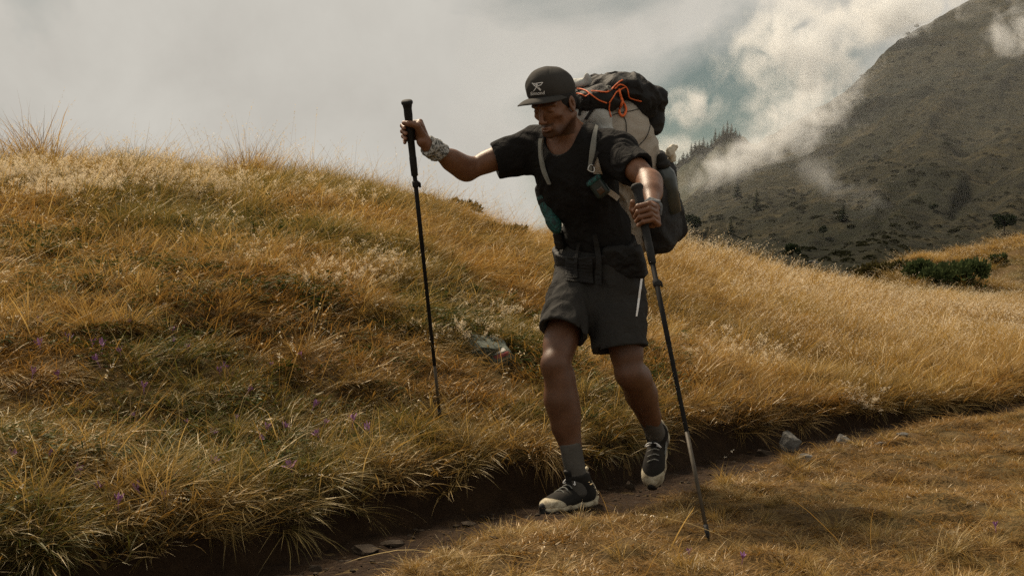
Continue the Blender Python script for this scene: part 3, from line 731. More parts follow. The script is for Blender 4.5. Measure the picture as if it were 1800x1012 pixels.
body.cone(P(1120, 664, 5.17), P(1127, 690, 5.25), 0.058, 0.058, 0.03); body.cone(P(1127, 690, 5.25), P(1143, 730, 5.36), 0.058, 0.040, 0.03)
# torso, shoulders and neck (the finer head grid repeats the upper part down to below the shirt collar)
def upper(F):
    F.ell(P(1052, 400, 5.2), (0.115, 0.09, 0.17), MT, 0.05); F.ell(chest, (0.155, 0.105, 0.19), MT, 0.05)
    F.cone(sh_r, sh_l, 0.052, 0.052, 0.05); F.cone(neckb, neckb+RTT*0.11-UPT*0.03, 0.05, 0.05, 0.05); F.cone(neckb, neckb-RTT*0.11-UPT*0.03, 0.05, 0.05, 0.05)
    F.cone(neckb-UPT*0.02, hp(0, -0.028, -0.05), 0.061, 0.053, 0.03)
    for sgn in (1, -1):
        F.cone(hp(sgn*0.058, -0.025, -0.052), neckb+FT*0.066-UPT*0.012+RTT*sgn*0.018, 0.0165, 0.011, 0.014)     # neck muscles
        F.cone(neckb+FT*0.070-UPT*0.016+RTT*sgn*0.016, neckb+FT*0.045+UPT*0.0+RTT*sgn*0.11, 0.0085, 0.010, 0.012)   # collar bones
upper(body)
body.ell(neckb, (0.170,)*3, None, 0.003, 's')
# arms
for shp, elb, wri, hand in ((sh_r, el_r, wr_r, ha_r), (sh_l, el_l, wr_l, ha_l)):
    ua = elb-shp; fa = wri-elb; bend = unit(unit(-ua)+unit(fa))
    body.cone(shp, elb, 0.056, 0.038, 0.03); body.cone(shp+ua*0.3+bend*0.012, shp+ua*0.72+bend*0.010, 0.042, 0.038, 0.02)
    body.cone(elb, wri, 0.041, 0.0275, 0.02); body.cone(elb+fa*0.12, elb+fa*0.42, 0.046, 0.041, 0.03); body.ell(elb-bend*0.012, (0.026, 0.026, 0.026), None, 0.02)
# hands round the poles, on finer grids that meet the arms under the wrist bands
def hand(top, tip, hc, wri, elb, th0, dirn, thumb, R=0.017):
    F = Field(hc-0.125, hc+0.125, 0.0021)
    ax = unit(top-tip); c0 = tip+ax*((hc-tip)@ax); e1 = unit(np.array([1.0, 0, 0])-ax[0]*ax); e2 = unit(np.cross(ax, e1))   # e2 points away from the camera
    if e2[1] < 0: e2 = -e2
    def q(deg, rad, h): a = math.radians(deg); return c0+rad*(math.cos(a)*e1+math.sin(a)*e2)+ax*h
    F.cone(wri, wri+(hc-wri)*0.45, 0.0265, 0.025, 0.015); F.cone(wri+(elb-wri)*0.13, wri, 0.0285, 0.0265, 0.015)
    for i, (h, rl) in enumerate(((0.030, 1.0), (0.0095, 1.06), (-0.0115, 1.0), (-0.031, 0.88))):
        rf = (0.0099, 0.0102, 0.0097, 0.0085)[i]
        body_pts = [q(th0, R+0.031, h*1.08), q(th0+dirn*62*rl, R+0.0235, h), q(th0+dirn*128*rl, R+0.0125, h-0.002), q(th0+dirn*188*rl, R+0.0085, h-0.004)]
        F.cone(body_pts[0], wri+(hc-wri)*0.25+ax*h*0.45, rf*1.30, 0.0165, 0.010)
    F.cone(q(th0+dirn*-25, R+0.018, 0.025), q(th0+dirn*-25, R+0.018, -0.026), 0.017, 0.015, 0.012)
    for i, (h, rl) in enumerate(((0.030, 1.0), (0.0095, 1.06), (-0.0115, 1.0), (-0.031, 0.88))):
        rf = (0.0099, 0.0102, 0.0097, 0.0085)[i]
        pts = [q(th0, R+0.031, h*1.08), q(th0+dirn*62*rl, R+0.0235, h), q(th0+dirn*128*rl, R+0.0125, h-0.002), q(th0+dirn*188*rl, R+0.0085, h-0.004)]
        rs = [rf*1.16, rf*1.02, rf*0.96, rf*0.84]
        for j in range(3): F.cone(pts[j], pts[j+1], rs[j]*0.97, rs[j+1]*0.97, 0.0012 if j else 0.003)
        for j in (0, 1, 2): F.ell(pts[j], (rs[j]*1.06,)*3, None, 0.002)          # knuckles
        nails.append((pts[3]+0.3*(pts[3]-c0-ax*(h-0.004)), rf*0.9))
    t0 = wri+(hc-wri)*0.35+ax*0.012
    tp = [t0, q(thumb[0], R+0.024, thumb[3]), q(thumb[1], R+0.0145, thumb[4]), q(thumb[2], R+0.0115, thumb[5])]
    for j in range(3): F.cone(tp[j], tp[j+1], (0.018, 0.0128, 0.0112)[j], (0.0128, 0.0112, 0.0094)[j], 0.004)
    F.ell(tp[2], (0.0122,)*3, None, 0.002); nails.append((tp[3]+0.25*(tp[3]-c0), 0.009))
    F.bump(lambda p: 0.0004*vn3(p*160)); return F.mesh(1)
nails = []
hand_r = hand(top_r, tip_r, ha_r, wr_r, el_r, 35, 1, (-38, -82, -128, 0.032, 0.044, 0.046))
hand_l = hand(top_l, tip_l, ha_l, wr_l, el_l, 8, -1, (118, 158, 196, 0.020, 0.038, 0.055))
# head
hd = Field(np.minimum(HC-0.15, neckb-0.19), np.maximum(HC+0.15, neckb+0.19), 0.0024)
upper(hd)
hd.ell(hp(0, -0.012, 0.035), (0.073, 0.095, 0.085), MH, 0.02); hd.ell(hp(0, 0.030, -0.030), (0.056, 0.060, 0.072), MH, 0.03)
hd.ell(hp(0, 0.044, -0.080), (0.036, 0.040, 0.030), MH, 0.022); hd.ell(hp(0, 0.074, -0.101), (0.017, 0.013, 0.014), MH, 0.012)
for sg in (1, -1):
    hd.cone(hp(sg*0.056, 0.0, -0.050), hp(sg*0.027, 0.060, -0.096), 0.015, 0.013, 0.020)              # jaw line
    hd.ell(hp(sg*0.039, 0.060, -0.024), (0.016, 0.014, 0.012), MH, 0.022)                              # cheek bone
    hd.ell(hp(sg*0.050, 0.064, -0.058), (0.010, 0.012, 0.014), MH, 0.022, 's')                          # hollow of the cheek
    hd.cone(hp(sg*0.012, 0.087, 0.017), hp(sg*0.050, 0.068, 0.017), 0.0080, 0.0075, 0.008)             # brow ridge
    hd.ell(hp(sg*0.031, 0.094, -0.001), (0.0165, 0.0118, 0.0098), MH, 0.007, 's')                       # eye socket
    hd.ell(hp(sg*0.031, 0.0720, -0.002), (0.0150, 0.0135, 0.0115), MH, 0.002)                         # lid over the eyeball
    hd.cone(hp(sg*0.019, 0.083, -0.0085), hp(sg*0.043, 0.0765, -0.0080), 0.0022, 0.0020, 0.002)
    hd.ell(hp(sg*0.075, -0.012, -0.006), (0.008, 0.019, 0.031), MH, 0.005); hd.ell(hp(sg*0.0835, -0.007, -0.002), (0.0075, 0.0115, 0.020), MH, 0.002, 's'); hd.cone(hp(sg*0.080, -0.010, 0.010), hp(sg*0.081, -0.013, -0.014), 0.0028, 0.0028, 0.002); hd.ell(hp(sg*0.078, -0.006, -0.030), (0.006, 0.008, 0.009), MH, 0.003)
    hd.ell(hp(sg*0.0125, 0.099, -0.043), (0.0070, 0.0095, 0.0066), MH, 0.004); hd.ell(hp(sg*0.0075, 0.104, -0.0505), (0.0038, 0.0055, 0.003), MH, 0.002, 's')
    hd.cone(hp(sg*0.016, 0.096, -0.045), hp(sg*0.030, 0.078, -0.072), 0.003, 0.003, 0.006, 's')      # smile fold
    hd.cone(hp(sg*0.004, 0.0960, -0.0770), hp(sg*0.022, 0.081, -0.0755), 0.0050, 0.0026, 0.003)
    hd.cone(hp(sg*0.003, 0.0960, -0.0660), hp(sg*0.022, 0.082, -0.0715), 0.0042, 0.0024, 0.003)
hd.cone(hp(0, 0.087, 0.010), hp(0, 0.108, -0.034), 0.0068, 0.0095, 0.007); hd.ell(hp(0, 0.1095, -0.039), (0.0108, 0.0100, 0.0090), MH, 0.004)
hd.ell(hp(0, 0.074, -0.068), (0.025, 0.017, 0.016), MH, 0.010)
hd.ell(hp(0, 0.098, -0.0715), (0.021, 0.009, 0.0012), MH, 0.002, 's'); hd.ell(hp(0, 0.094, -0.088), (0.016, 0.006, 0.004), MH, 0.005, 's')
hd.cut(CC-CU*0.026, CU, 0.002, rad=0.2)
hd.bump(lambda p: 0.0005*vn3(p*140))
def ball_out(p): return 0.165-np.linalg.norm(p-neckb, axis=-1) if False else np.minimum(np.linalg.norm(p-neckb, axis=-1)-0.178, np.linalg.norm(p-HC, axis=-1)-0.145)
sl_, pg_ = hd.box(hd.lo-1, hd.lo+hd.h*hd.n+1); hd.v[sl_] = np.maximum(hd.v[sl_], ball_out(pg_)); del pg_
parts_ = [body.mesh(1), hand_r, hand_l, hd.mesh(2)]
VV, FF, o0 = [], [], 0
for v_, f_ in parts_: VV.append(v_); FF.append(f_+o0); o0 += len(v_)
BV = (np.concatenate(VV), np.concatenate(FF))
q = (BV[0]-HC)@MH.T; r_, f_, u_ = q[:, 0], q[:, 1], q[:, 2]
inh = (np.abs(r_) < 0.10) & (np.abs(f_) < 0.14) & (np.abs(u_) < 0.15)
dark = np.zeros(len(BV[0])); pale = np.zeros(len(BV[0]))
beard = sstep(0.0, 1.0, (-(u_+0.058-0.30*np.clip(0.055-f_, 0, 1)*0.6))/0.030)*sstep(-0.035, 0.0, f_)*(u_ > -0.125)
must = np.exp(-((u_+0.0575)/0.006)**2)*(np.abs(r_) < 0.030)*(f_ > 0.07)
lip = (np.abs(r_) < 0.021)*np.exp(-((u_+0.0705)/0.0075)**4)*(f_ > 0.07)
brow = np.exp(-((u_-0.0195-0.05*(0.03-np.abs(r_)).clip(-1, 0))/0.0048)**2)*sstep(0.010, 0.016, np.abs(r_))*sstep(0.056, 0.046, np.abs(r_))*(f_ > 0.05)
lash = np.exp(-((u_+0.0088)/0.0022)**2)*np.exp(-((np.abs(r_)-0.031)/0.0125)**4)*(f_ > 0.05)
dark[inh] = np.clip(0.90*beard+1.0*must+1.0*brow+0.7*lash, 0, 0.95)[inh]*(1-0.75*lip[inh])
legs = BV[0][:, 2] < 0.9; dark[legs] = 0.46  # shade on the legs, put into the skin colour below the hips
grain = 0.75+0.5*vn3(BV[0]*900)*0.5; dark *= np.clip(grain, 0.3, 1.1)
pale[inh] = 0.22*lip[inh]
for c, r in nails: pale = np.maximum(pale, 0.75*np.exp(-(np.linalg.norm(BV[0]-c, axis=1)/r)**4))
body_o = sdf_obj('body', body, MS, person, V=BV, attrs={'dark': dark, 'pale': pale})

# --- hair: cropped, below the cap
hair = Field(HC-0.16, HC+0.16, 0.004)
hair.ell(hp(0, -0.016, 0.032), (0.0775, 0.0965, 0.088), MH, 0.01); hair.cone(hp(0, -0.075, -0.02), hp(0, -0.06, -0.05), 0.045, 0.035, 0.02)
hair.cut(hp(0, 0.038, 0), HF, 0.004, rad=0.2); hair.cut(CC-CU*0.024, CU, 0.002, rad=0.2)
for sg in (1, -1):
    hair.cut(hp(sg*0.06, 0.03, -0.012), -HU+0.5*HF, 0.003, rad=0.055)
hair.bump(lambda p: 0.0012*vn3(p*350))
sdf_obj('hair', hair, M_HAIR, person)

# --- cap
def cp(r, f, u): return CC+r*CR+f*CF+u*CU
capf = Field(CC-0.15, CC+0.15, 0.0032)
capf.ell(cp(0, -0.004, 0.0), (0.0875, 0.1050, 0.0880), MC, 0.01)
capf.ell(cp(0, 0.042, 0.022), (0.066, 0.058, 0.054), MC, 0.03)
capf.cut(cp(0, 0, -0.030), -CU, 0.003, rad=0.25)
capf.ell(cp(0, -0.004, -0.022), (0.073, 0.090, 0.066), MC, 0.003, 's')
def cap_seam(p):
    q = (p-CC)@MC.T; a = np.arctan2(q[:, 0], q[:, 1]+0.01)
    return -0.0016*np.exp(-((np.abs(a)-0.62)/0.03)**2)-0.0012*np.exp(-((np.abs(a)-1.9)/0.03)**2)+0.0016*vn3(p*38)-0.0018*np.exp(-((q[:, 2]+0.022)/0.0016)**2)
capf.bump(cap_seam)
cap = sdf_obj('cap', capf, M_CAP, person)
bv, bf = [], []                                        # curved brim
NB = 32; nrow = 8
for i in range(NB+1):
    a = math.radians(-80+160*i/NB)
    for k in range(nrow):
        g = k/(nrow-1); ext = 0.084*max(1-(a/math.radians(80))**2, 0.0)**0.72
        bv.append(cp(0.0845*math.sin(a)*(1+0.04*g), -0.004+0.1015*math.cos(a)+ext*g, -0.026-0.012*(math.sin(a)**2)*g-0.020*g*g*(ext/0.084)))
top_n = len(bv); bv += [v-CU*0.0035 for v in bv]
for i in range(NB):
    for k in range(nrow-1):
        a = i*nrow+k; bf.append((a, a+1, a+nrow+1, a+nrow)); bf.append((top_n+a+nrow, top_n+a+nrow+1, top_n+a+1, top_n+a))
    a = i*nrow+nrow-1; bf.append((a, top_n+a, top_n+a+nrow, a+nrow)); a = i*nrow; bf.append((a+nrow, top_n+a+nrow, top_n+a, a))
for i in (0, NB):
    for k in range(nrow-1): a = i*nrow+k; bf.append((a, top_n+a, top_n+a+1, a+1))
brim = mesh_obj('brim', bv, bf, M_CAP, None); brim.parent = cap
cap_bvh = bvh_of(cap)
# print on the cap front: lettering and bird mark
def print_on(name, polys, mat, parent, bvh, lift=0.0012):
    V, F = [], []
    for poly in polys:
        idx = []
        for (a, b) in poly:
            h, n = cast(bvh, a, b, lift)
            if h is None: idx = None; break
            idx.append(len(V)); V.append(h)
        if idx: F.append(tuple(idx))
    o = mesh_obj(name, V, F, mat, None, False); o.parent = parent; return o
cu = bpy.data.curves.new('lettering', 'FONT'); cu.body = 'Simond'; cu.size = 1.0; cu.resolution_u = 4; cu.offset = 0.010
tmp = bpy.data.objects.new('lettering_source', cu); COL.objects.link(tmp)
dg = bpy.context.evaluated_depsgraph_get(); tm = bpy.data.meshes.new_from_object(tmp.evaluated_get(dg))
tv = np.array([v.co[:2] for v in tm.vertices]); tf = [tuple(p.vertices) for p in tm.polygons]
bpy.data.objects.remove(tmp); w = tv[:, 0].max()
sx = 24.5/w; txt = [(932.6+v[0]*sx, 167.8-v[0]*sx*0.085-v[1]*sx*1.02) for v in tv]
lv = [cast(cap_bvh, a, b, 0.0012)[0] for a, b in txt]
if all(v is not None for v in lv):
    lo_ = mesh_obj('lettering', lv, tf, M_WHITE, None, False); lo_.parent = cap
def stroke(a, b, wd=1.15):
    a, b = np.array(a), np.array(b); d = unit(b-a); n = np.array([-d[1], d[0]])*wd/2; k = max(2, int(np.linalg.norm(b-a)/2)); out = []
    for i in range(k):
        p, q2 = a+(b-a)*i/k, a+(b-a)*(i+1)/k; out.append([tuple(p-n), tuple(q2-n), tuple(q2+n), tuple(p+n)])
    return out
mk = []
for a, b in (((935.2, 146.6), (940.5, 147.6)), ((940.5, 147.6), (944.5, 146.6)), ((944.5, 146.6), (954.2, 145.2)), ((954.2, 145.2), (950.6, 149.6)), ((950.6, 149.6), (944.6, 151.6)), ((944.6, 151.6), (938.2, 160.4)), ((943.2, 153.0), (950.4, 159.6)), ((936.2, 147.6), (942.0, 152.8)), ((942.0, 152.8), (945.0, 149.0)), ((945.0, 149.0), (942.5, 147.4)), ((938.6, 150.0), (943.6, 149.6)), ((946.5, 153.4), (951.2, 158.4))): mk += stroke(a, b)
print_on('bird_mark', mk, M_WHITE, cap, cap_bvh)

# --- t-shirt
shirt = Field((-0.15, 4.6, 0.85), (0.80, 5.55, 1.60), 0.005)
shirt.ell(P(1050, 410, 5.2), (0.150, 0.118, 0.19), MT, 0.06); shirt.ell(chest-UPT*0.01, (0.176, 0.126, 0.205), MT, 0.05)
shirt.cone(sh_r-UPZ*0.012, sh_l-UPZ*0.012, 0.066, 0.066, 0.05); shirt.cone(neckb, neckb+RTT*0.12-UPT*0.03, 0.062, 0.064, 0.05); shirt.cone(neckb, neckb-RTT*0.12-UPT*0.03, 0.062, 0.064, 0.05)
sl_r = sh_r+(el_r-sh_r)*0.60; sl_l = sh_l+(el_l-sh_l)*0.66
shirt.cone(sh_r, sl_r+(el_r-sh_r)*0.3, 0.070, 0.066, 0.05); shirt.cone(sh_l, sl_l+(el_l-sh_l)*0.3, 0.070, 0.070, 0.05)
shirt.cone(sh_r+(el_r-sh_r)*0.12-UPZ*0.05, sl_r-UPZ*0.022, 0.05, 0.048, 0.05)                       # slack under the raised arm
shirt.cone(sh_l+(el_l-sh_l)*0.12-UPZ*0.04, sl_l-UPZ*0.012, 0.05, 0.05, 0.05)
def folds(p):
    a = vn3(p*np.array([13., 13., 7.])+3.0*vn3(p*6)[:, None]); b = vn3(p*np.array([30., 30., 14.]))
    r_ = 0.35-np.abs(vn3(p*np.array([9., 9., 6.])+2.4*vn3(p*5+4)[:, None])); return 0.006*a+0.003*b+0.011*r_-0.002
shirt.bump(folds)
shirt.cut(sl_r, el_r-sh_r+0.25*np.array([0, 0, 0.1]), 0.004, rad=0.13); shirt.cut(sl_l, el_l-sh_l, 0.004, rad=0.13)
shirt.cone(sl_r-(el_r-sh_r)*0.16, sl_r+(el_r-sh_r)*0.5, 0.056, 0.060, 0.002, 's'); shirt.cone(sl_l-(el_l-sh_l)*0.10, sl_l+(el_l-sh_l)*0.5, 0.053, 0.061, 0.002, 's')
# neckline: open scoop
nc = neckb+FT*0.035+UPT*0.035
shirt.ell(nc, (0.075, 0.103, 0.070), np.stack([RTT, unit(FT-0.55*UPT), unit(UPT+0.55*FT)]), 0.008, 's')
shirt_o = sdf_obj('t_shirt', shirt, M_SHIRT, person)
# --- shorts
shorts = Field((0.0, 4.8, 0.45), (0.80, 5.6, 1.06), 0.005)
shorts.ell(pelvis-UPZ*0.01, (0.180, 0.132, 0.15), MT, 0.04)
hem_r, hem_l = P(990, 583, 5.06), P(1089, 614, 5.10)
dr, dl = unit(kn_r-hip_r), unit(kn_l-hip_l)
shorts.cone(hip_r, hem_r+dr*0.05, 0.106, 0.099, 0.035); shorts.cone(hip_l, hem_l+dl*0.05, 0.112, 0.111, 0.035)
def folds2(p):
    a = vn3(p*np.array([10., 10., 15.])+2.5*vn3(p*5+9)[:, None]); b = vn3(p*np.array([38., 38., 16.])); r_ = 0.35-np.abs(vn3(p*np.array([8., 8., 10.])+2.0*vn3(p*5+1)[:, None])); return 0.005*a+0.003*b+0.018*r_-0.003
shorts.bump(folds2)
shorts.cut(hem_r, dr+0.12*RT, 0.004, rad=0.16); shorts.cut(hem_l, dl-0.15*RT*0.2+0.1*UPZ, 0.004, rad=0.16)
shorts.cone(hem_r-dr*0.05, hem_r+dr*0.1, 0.074, 0.094, 0.004, 's'); shorts.cone(hem_l-dl*0.05, hem_l+dl*0.1, 0.078, 0.105, 0.004, 's')
shorts_o = sdf_obj('shorts', shorts, M_SHORT, person)
sb = bvh_of(shorts_o)
zl = [cast(sb, a-5, b, 0.002)[0] for a, b in ((1131, 476), (1130, 492), (1128, 508), (1126, 524), (1124, 540), (1122, 556))]
zr = [cast(sb, a-1.6, b, 0.002)[0] for a, b in ((1131, 476), (1130, 492), (1128, 508), (1126, 524), (1124, 540), (1121, 556))]
if all(v is not None for v in zl+zr):
    z = ribbon('zip', zl, zr, M_WHITE, None, 0.002); z.parent = shorts_o
# --- wrist scarf (right) and wrist band (left)
def wrap(name, c, d, r, w, mat, lumps, seed):
    d = unit(d); f = Field(c-0.10, c+0.10, 0.0032)
    for i in range(lumps):
        g = (i+0.5)/lumps-0.5; tl_ = unit(np.random.RandomState(seed+i).randn(3)); n = unit(d+0.42*tl_); x = unit(np.cross(n, [0.3, 0.2, 0.9])); y = np.cross(n, x)
        cc = c+d*w*g
        def tor(p, cc=cc, n=n, rr=r*(1.0-0.25*g*g+0.05*math.sin(i*2.1))):
            q_ = p-cc; hgt = q_@n; rad = np.linalg.norm(q_-hgt[..., None]*n, axis=-1); return np.sqrt((rad-rr)**2+(hgt*0.85)**2)-w/lumps*0.78
        f.op(tor, cc-r-0.03, cc+r+0.03, 0.004)
    f.bump(lambda p: 0.0035*vn3(p*55+3*vn3(p*30)[:, None]))
    return sdf_obj(name, f, mat, person)
wrap('wrist_scarf', wr_r+(el_r-wr_r)*0.10, el_r-wr_r, 0.0345, 0.075, M_BAND, 7, 3)
wrap('wrist_band', wr_l+(el_l-wr_l)*0.0, el_l-wr_l, 0.0285, 0.030, M_BANDD, 3, 9)
# --- socks
for kn, an, top_f in ((kn_r, an_r, 0.69), (kn_l, an_l, 0.64)):
    sk = Field(np.minimum(kn, an)-0.12, np.maximum(kn, an)+0.12, 0.005); s0 = kn+(an-kn)*top_f; sd_ = an-kn
    sk.cone(s0, an+sd_*0.12, 0.0440, 0.040, 0.01); sk.cut(s0, kn-an, 0.003, rad=0.09)
    sk.bump(lambda p: 0.0012*np.sin(p[:, 2]*420)*0.3+0.0012*vn3(p*60)); sdf_obj('sock', sk, M_SOCK, person)
# --- shoes
M_SHOEU = fabric('dark_shoe_mesh', (0.008, 0.008, 0.008), (0.026, 0.023, 0.019), 900, 60, 0.003)
def shoe(heel, toe, upv, ankle, right):
    f = unit(toe-heel); u = unit(upv-(upv@f)*f); s = np.cross(f, u); M = np.stack([f, s, u])   # s: wearer's right
    def sp(a, b, c): return heel+a*f+b*s+c*u
    fl = heel-0.14+f*0.15+u*0.05; lo, hi = heel+f*0.15+u*0.06-0.24, heel+f*0.15+u*0.06+0.24
    k = 1 if right else -1
    up = Field(lo, hi, 0.004)
    up.ell(sp(0.055, 0, 0.055), (0.055, 0.036, 0.048), M, 0.02); up.ell(sp(0.15, 0.0, 0.045), (0.085, 0.042, 0.038), M, 0.03); up.ell(sp(0.215, -0.004*k, 0.036), (0.066, 0.046, 0.030), M, 0.03)
    up.cone(sp(0.06, 0, 0.06), ankle+u*0.012-f*0.004, 0.046, 0.049, 0.02)
    up.cut(ankle+u*0.014, u+0.15*f, 0.003, rad=0.09); up.cut(sp(0.15, 0, 0.024), -u, 0.003, rad=0.2)
    root = sdf_obj('shoe', up, M_SHOEU, person)
    so = Field(lo, hi, 0.004)
    so.ell(sp(0.050, 0, 0.020), (0.056, 0.043, 0.022), M, 0.03); so.ell(sp(0.135, 0.002*k, 0.018), (0.090, 0.041, 0.019), M, 0.03); so.ell(sp(0.220, -0.004*k, 0.021), (0.072, 0.051, 0.020), M, 0.03)
    so.cone(sp(0.012, 0, 0.03), sp(-0.012, 0, 0.034), 0.022, 0.010, 0.02); so.bump(lambda p: 0.0022*np.sin(((p-heel)@f)*95+((p-heel)@u)*120)+0.001*vn3(p*80)); so.cut(sp(0.15, 0, 0.008), -u, 0.002, rad=0.25)
    a = sdf_obj('midsole', so, M_CREAM, None); a.parent = root
    ot = Field(lo, hi, 0.004); ot.ell(sp(0.05, 0, 0.008), (0.053, 0.040, 0.011), M, 0.02); ot.ell(sp(0.135, 0, 0.008), (0.09, 0.037, 0.011), M, 0.02); ot.ell(sp(0.222, -0.004*k, 0.009), (0.070, 0.048, 0.012), M, 0.02)
    ot.cone(sp(0.268, -0.004*k, 0.020), sp(0.282, -0.004*k, 0.030), 0.022, 0.016, 0.015)
    ot.bump(lambda p: 0.0025*np.sign(np.sin(((p-heel)@f)*330))*((p-heel)@u < 0.010)); a = sdf_obj('outsole', ot, M_RUBBER, None); a.parent = root
    tcp = Field(lo, hi, 0.004); tcp.ell(sp(0.222, -0.004*k, 0.034), (0.066, 0.0495, 0.031), M, 0.02); tcp.cut(sp(0.205, 0, 0.05), -f+0.75*u, 0.003, rad=0.15); tcp.cut(sp(0.2, 0, 0.024), -u, 0.002, rad=0.2)
    tcp.cone(sp(0.15, 0, 0.075), sp(0.235, 0, 0.075), 0.022, 0.018, 0.008, 's'); a = sdf_obj('toe_cap', tcp, M_CREAM, None); a.parent = root
    ht = tube('heel_tab', spline([sp(0.000, 0, 0.030), sp(-0.004, 0, 0.060), ankle-f*0.052+u*0.008, ankle-f*0.062+u*0.034], 10), [0.012, .012, .012, .011, .011, .010, .010, .009, .008, .006], M_CREAM, None, 8); ht.parent = root
    tg = tube('tongue', spline([sp(0.135, 0, 0.078), ankle+f*0.040+u*0.004, ankle+f*0.052+u*0.030], 8), 0.016, M_BLACKF, None, 10, squash=0.6); tg.parent = root
    for q_ in range(4):
        g = q_/3; c = sp(0.185-0.062*g, 0, 0.081+0.024*g)
        l = tube('lace', spline([c-s*0.024-u*0.009, c-s*0.008+u*0.002, c+s*0.008+f*0.006+u*0.002, c+s*0.024-u*0.009+f*0.010], 9), 0.0026, M_STRAP, None, 6); l.parent = root
    c = sp(0.120, 0, 0.108)
    for sg in (1, -1):
        l = tube('lace', spline([c, c+sg*s*0.020+u*0.012+f*0.01, c+sg*s*0.034+f*0.018-u*0.006, c+sg*s*0.016+f*0.012], 12), 0.0024, M_WHITE, None, 6); l.parent = root
    sw = spline([sp(0.060, k*0.040, 0.040), sp(0.10, k*0.042, 0.058), sp(0.155, k*0.0435, 0.050), sp(0.105, k*0.043, 0.044), sp(0.060, k*0.0405, 0.037)], 20)
    l = tube('side_stripe', sw, 0.0022, M_STRAP, None, 6); l.parent = root
    return root
shoe(heel_r, toe_r, UPZ, an_r, True)
fl_ = unit(toe_l-heel_l); shoe(heel_l, toe_l, UPZ, an_l, False)
# ------------------------------------------------------------------ trekking poles
M_GRIP = simple_mat('grip_foam', (0.010, 0.010, 0.010), (0.020, 0.019, 0.018), 120, 0.75, 0.35, 300, 0.002)
M_SHAFT = simple_mat('black_shaft', (0.010, 0.0095, 0.009), (0.018, 0.017, 0.016), 60, 0.75, 0.15)
M_BARE = simple_mat('bare_metal_shaft', (0.055, 0.044, 0.030), (0.095, 0.078, 0.055), 40, 0.6, 0.3)
M_CHROME = simple_mat('bright_metal', (0.55, 0.55, 0.53), (0.65, 0.65, 0.63), 40, 0.35, 0.5, metal=0.8)
def pole(top, tip, label, bare, lockf):
    Lp = np.linalg.norm(tip-top); d = unit(tip-top)
    root = empty('trekking_pole', tip); tag(root, label, 'trekking pole', "the hiker's trekking poles")
    lathe('grip', top, tip, [(0, 0.004), (0.001, 0.019), (0.006, 0.0225), (0.013, 0.0225), (0.020, 0.0185), (0.035, 0.0160), (0.060, 0.0165), (0.085, 0.0148), (0.110, 0.0165), (0.135, 0.0150), (0.160, 0.0150), (0.163, 0.0138), (0.225, 0.0134), (0.228, 0.0145), (0.300, 0.0135), (0.304, 0.010)], M_GRIP, root, 20)
    sh = lathe('upper_shaft', top+d*0.30, tip, [(0, 0.0090), (lockf[1]-0.30, 0.0088), (lockf[1]-0.298, 0.0075)], M_SHAFT, root, 14)
    lathe('middle_shaft', top+d*lockf[1], tip, [(0, 0.0088), (0.004, 0.0078), (bare*Lp-lockf[1], 0.0074), (bare*Lp-lockf[1]+0.002, 0.006)], M_SHAFT, root, 14)
    lathe('lower_shaft', top+d*bare*Lp, tip, [(0, 0.0070), (Lp*(1-bare)-0.05, 0.0060)], M_BARE, root, 14)
    lathe('tip', top+d*(Lp-0.052), tip, [(0, 0.0080), (0.030, 0.0075), (0.034, 0.0060), (0.052, 0.0030)], M_RUBBER, root, 12)
    c = top+d*lockf[0]; lk = lathe('lock_collar', c-d*0.012, tip, [(0, 0.0100), (0.002, 0.0132), (0.022, 0.0132), (0.026, 0.0100)], M_GRIP, root, 14)
    x = unit(np.cross(d, [0, 1, 0])); lv = tube('lock_lever', [c+x*0.012-d*0.006, c+x*0.017, c+x*0.016+d*0.016], 0.005, M_GRIP, None, 8, squash=0.7); lv.parent = lk; lv.matrix_parent_inverse = Matrix.Identity(4)
    return root
pole(top_r, tip_r, 'black trekking pole planted upright in his outstretched hand, further up the slope', 0.815, (0.335, 0.62))
pl = pole(top_l, tip_l, 'black trekking pole held close before him, its tip on the near path side', 0.715, (0.375, 0.60))

# ------------------------------------------------------------------ backpack
pk = empty('backpack', P(1110, 425, 5.4)); tag(pk, 'large taupe and black hiking backpack with orange cord on his back', 'backpack')
BKV = -FT
PO = P(1035, 395, 5.19)+BKV*0.105+UPT*0.05
MP = np.stack([RTT, BKV, UPT])
def pp(r, b, u): return PO+r*RTT+b*BKV+u*UPT
plo, phi = PO+np.array([-0.45, -0.35, -0.45]), PO+np.array([0.5, 0.65, 0.72])
def crumple(a1, f1, a2, f2): return lambda p: a1*vn3(p*f1+2*vn3(p*f1*0.5)[:, None])+a2*vn3(p*f2)
bag = Field(plo, phi, 0.006)
bag.rbox(pp(0, 0.125, 0.03), (0.150, 0.125, 0.30), MP, 0.085, 0.03); bag.ell(pp(-0.035, 0.175, 0.15), (0.175, 0.155, 0.24), MP, 0.06); bag.ell(pp(0, 0.13, 0.30), (0.14, 0.11, 0.12), MP, 0.05)
bag.bump(lambda p: 0.016*(0.35-np.abs(vn3(p*6+2*vn3(p*5)[:, None])))+0.006*(0.35-np.abs(vn3(p*20+vn3(p*11)[:, None])))); bag_o = sdf_obj('main_bag', bag, M_TAUPE, pk)
roll = Field(plo, phi, 0.006); roll.cone(pp(-0.07, 0.035, 0.28), pp(0.13, 0.035, 0.28), 0.055, 0.055, 0.02); roll.cone(pp(-0.06, 0.05, 0.35), pp(0.12, 0.05, 0.35), 0.055, 0.05, 0.02)
roll.bump(crumple(0.007, 12, 0.003, 35)); roll_o = sdf_obj('upper_panel', roll, M_PALE, pk)
lid = Field(plo, phi, 0.006)
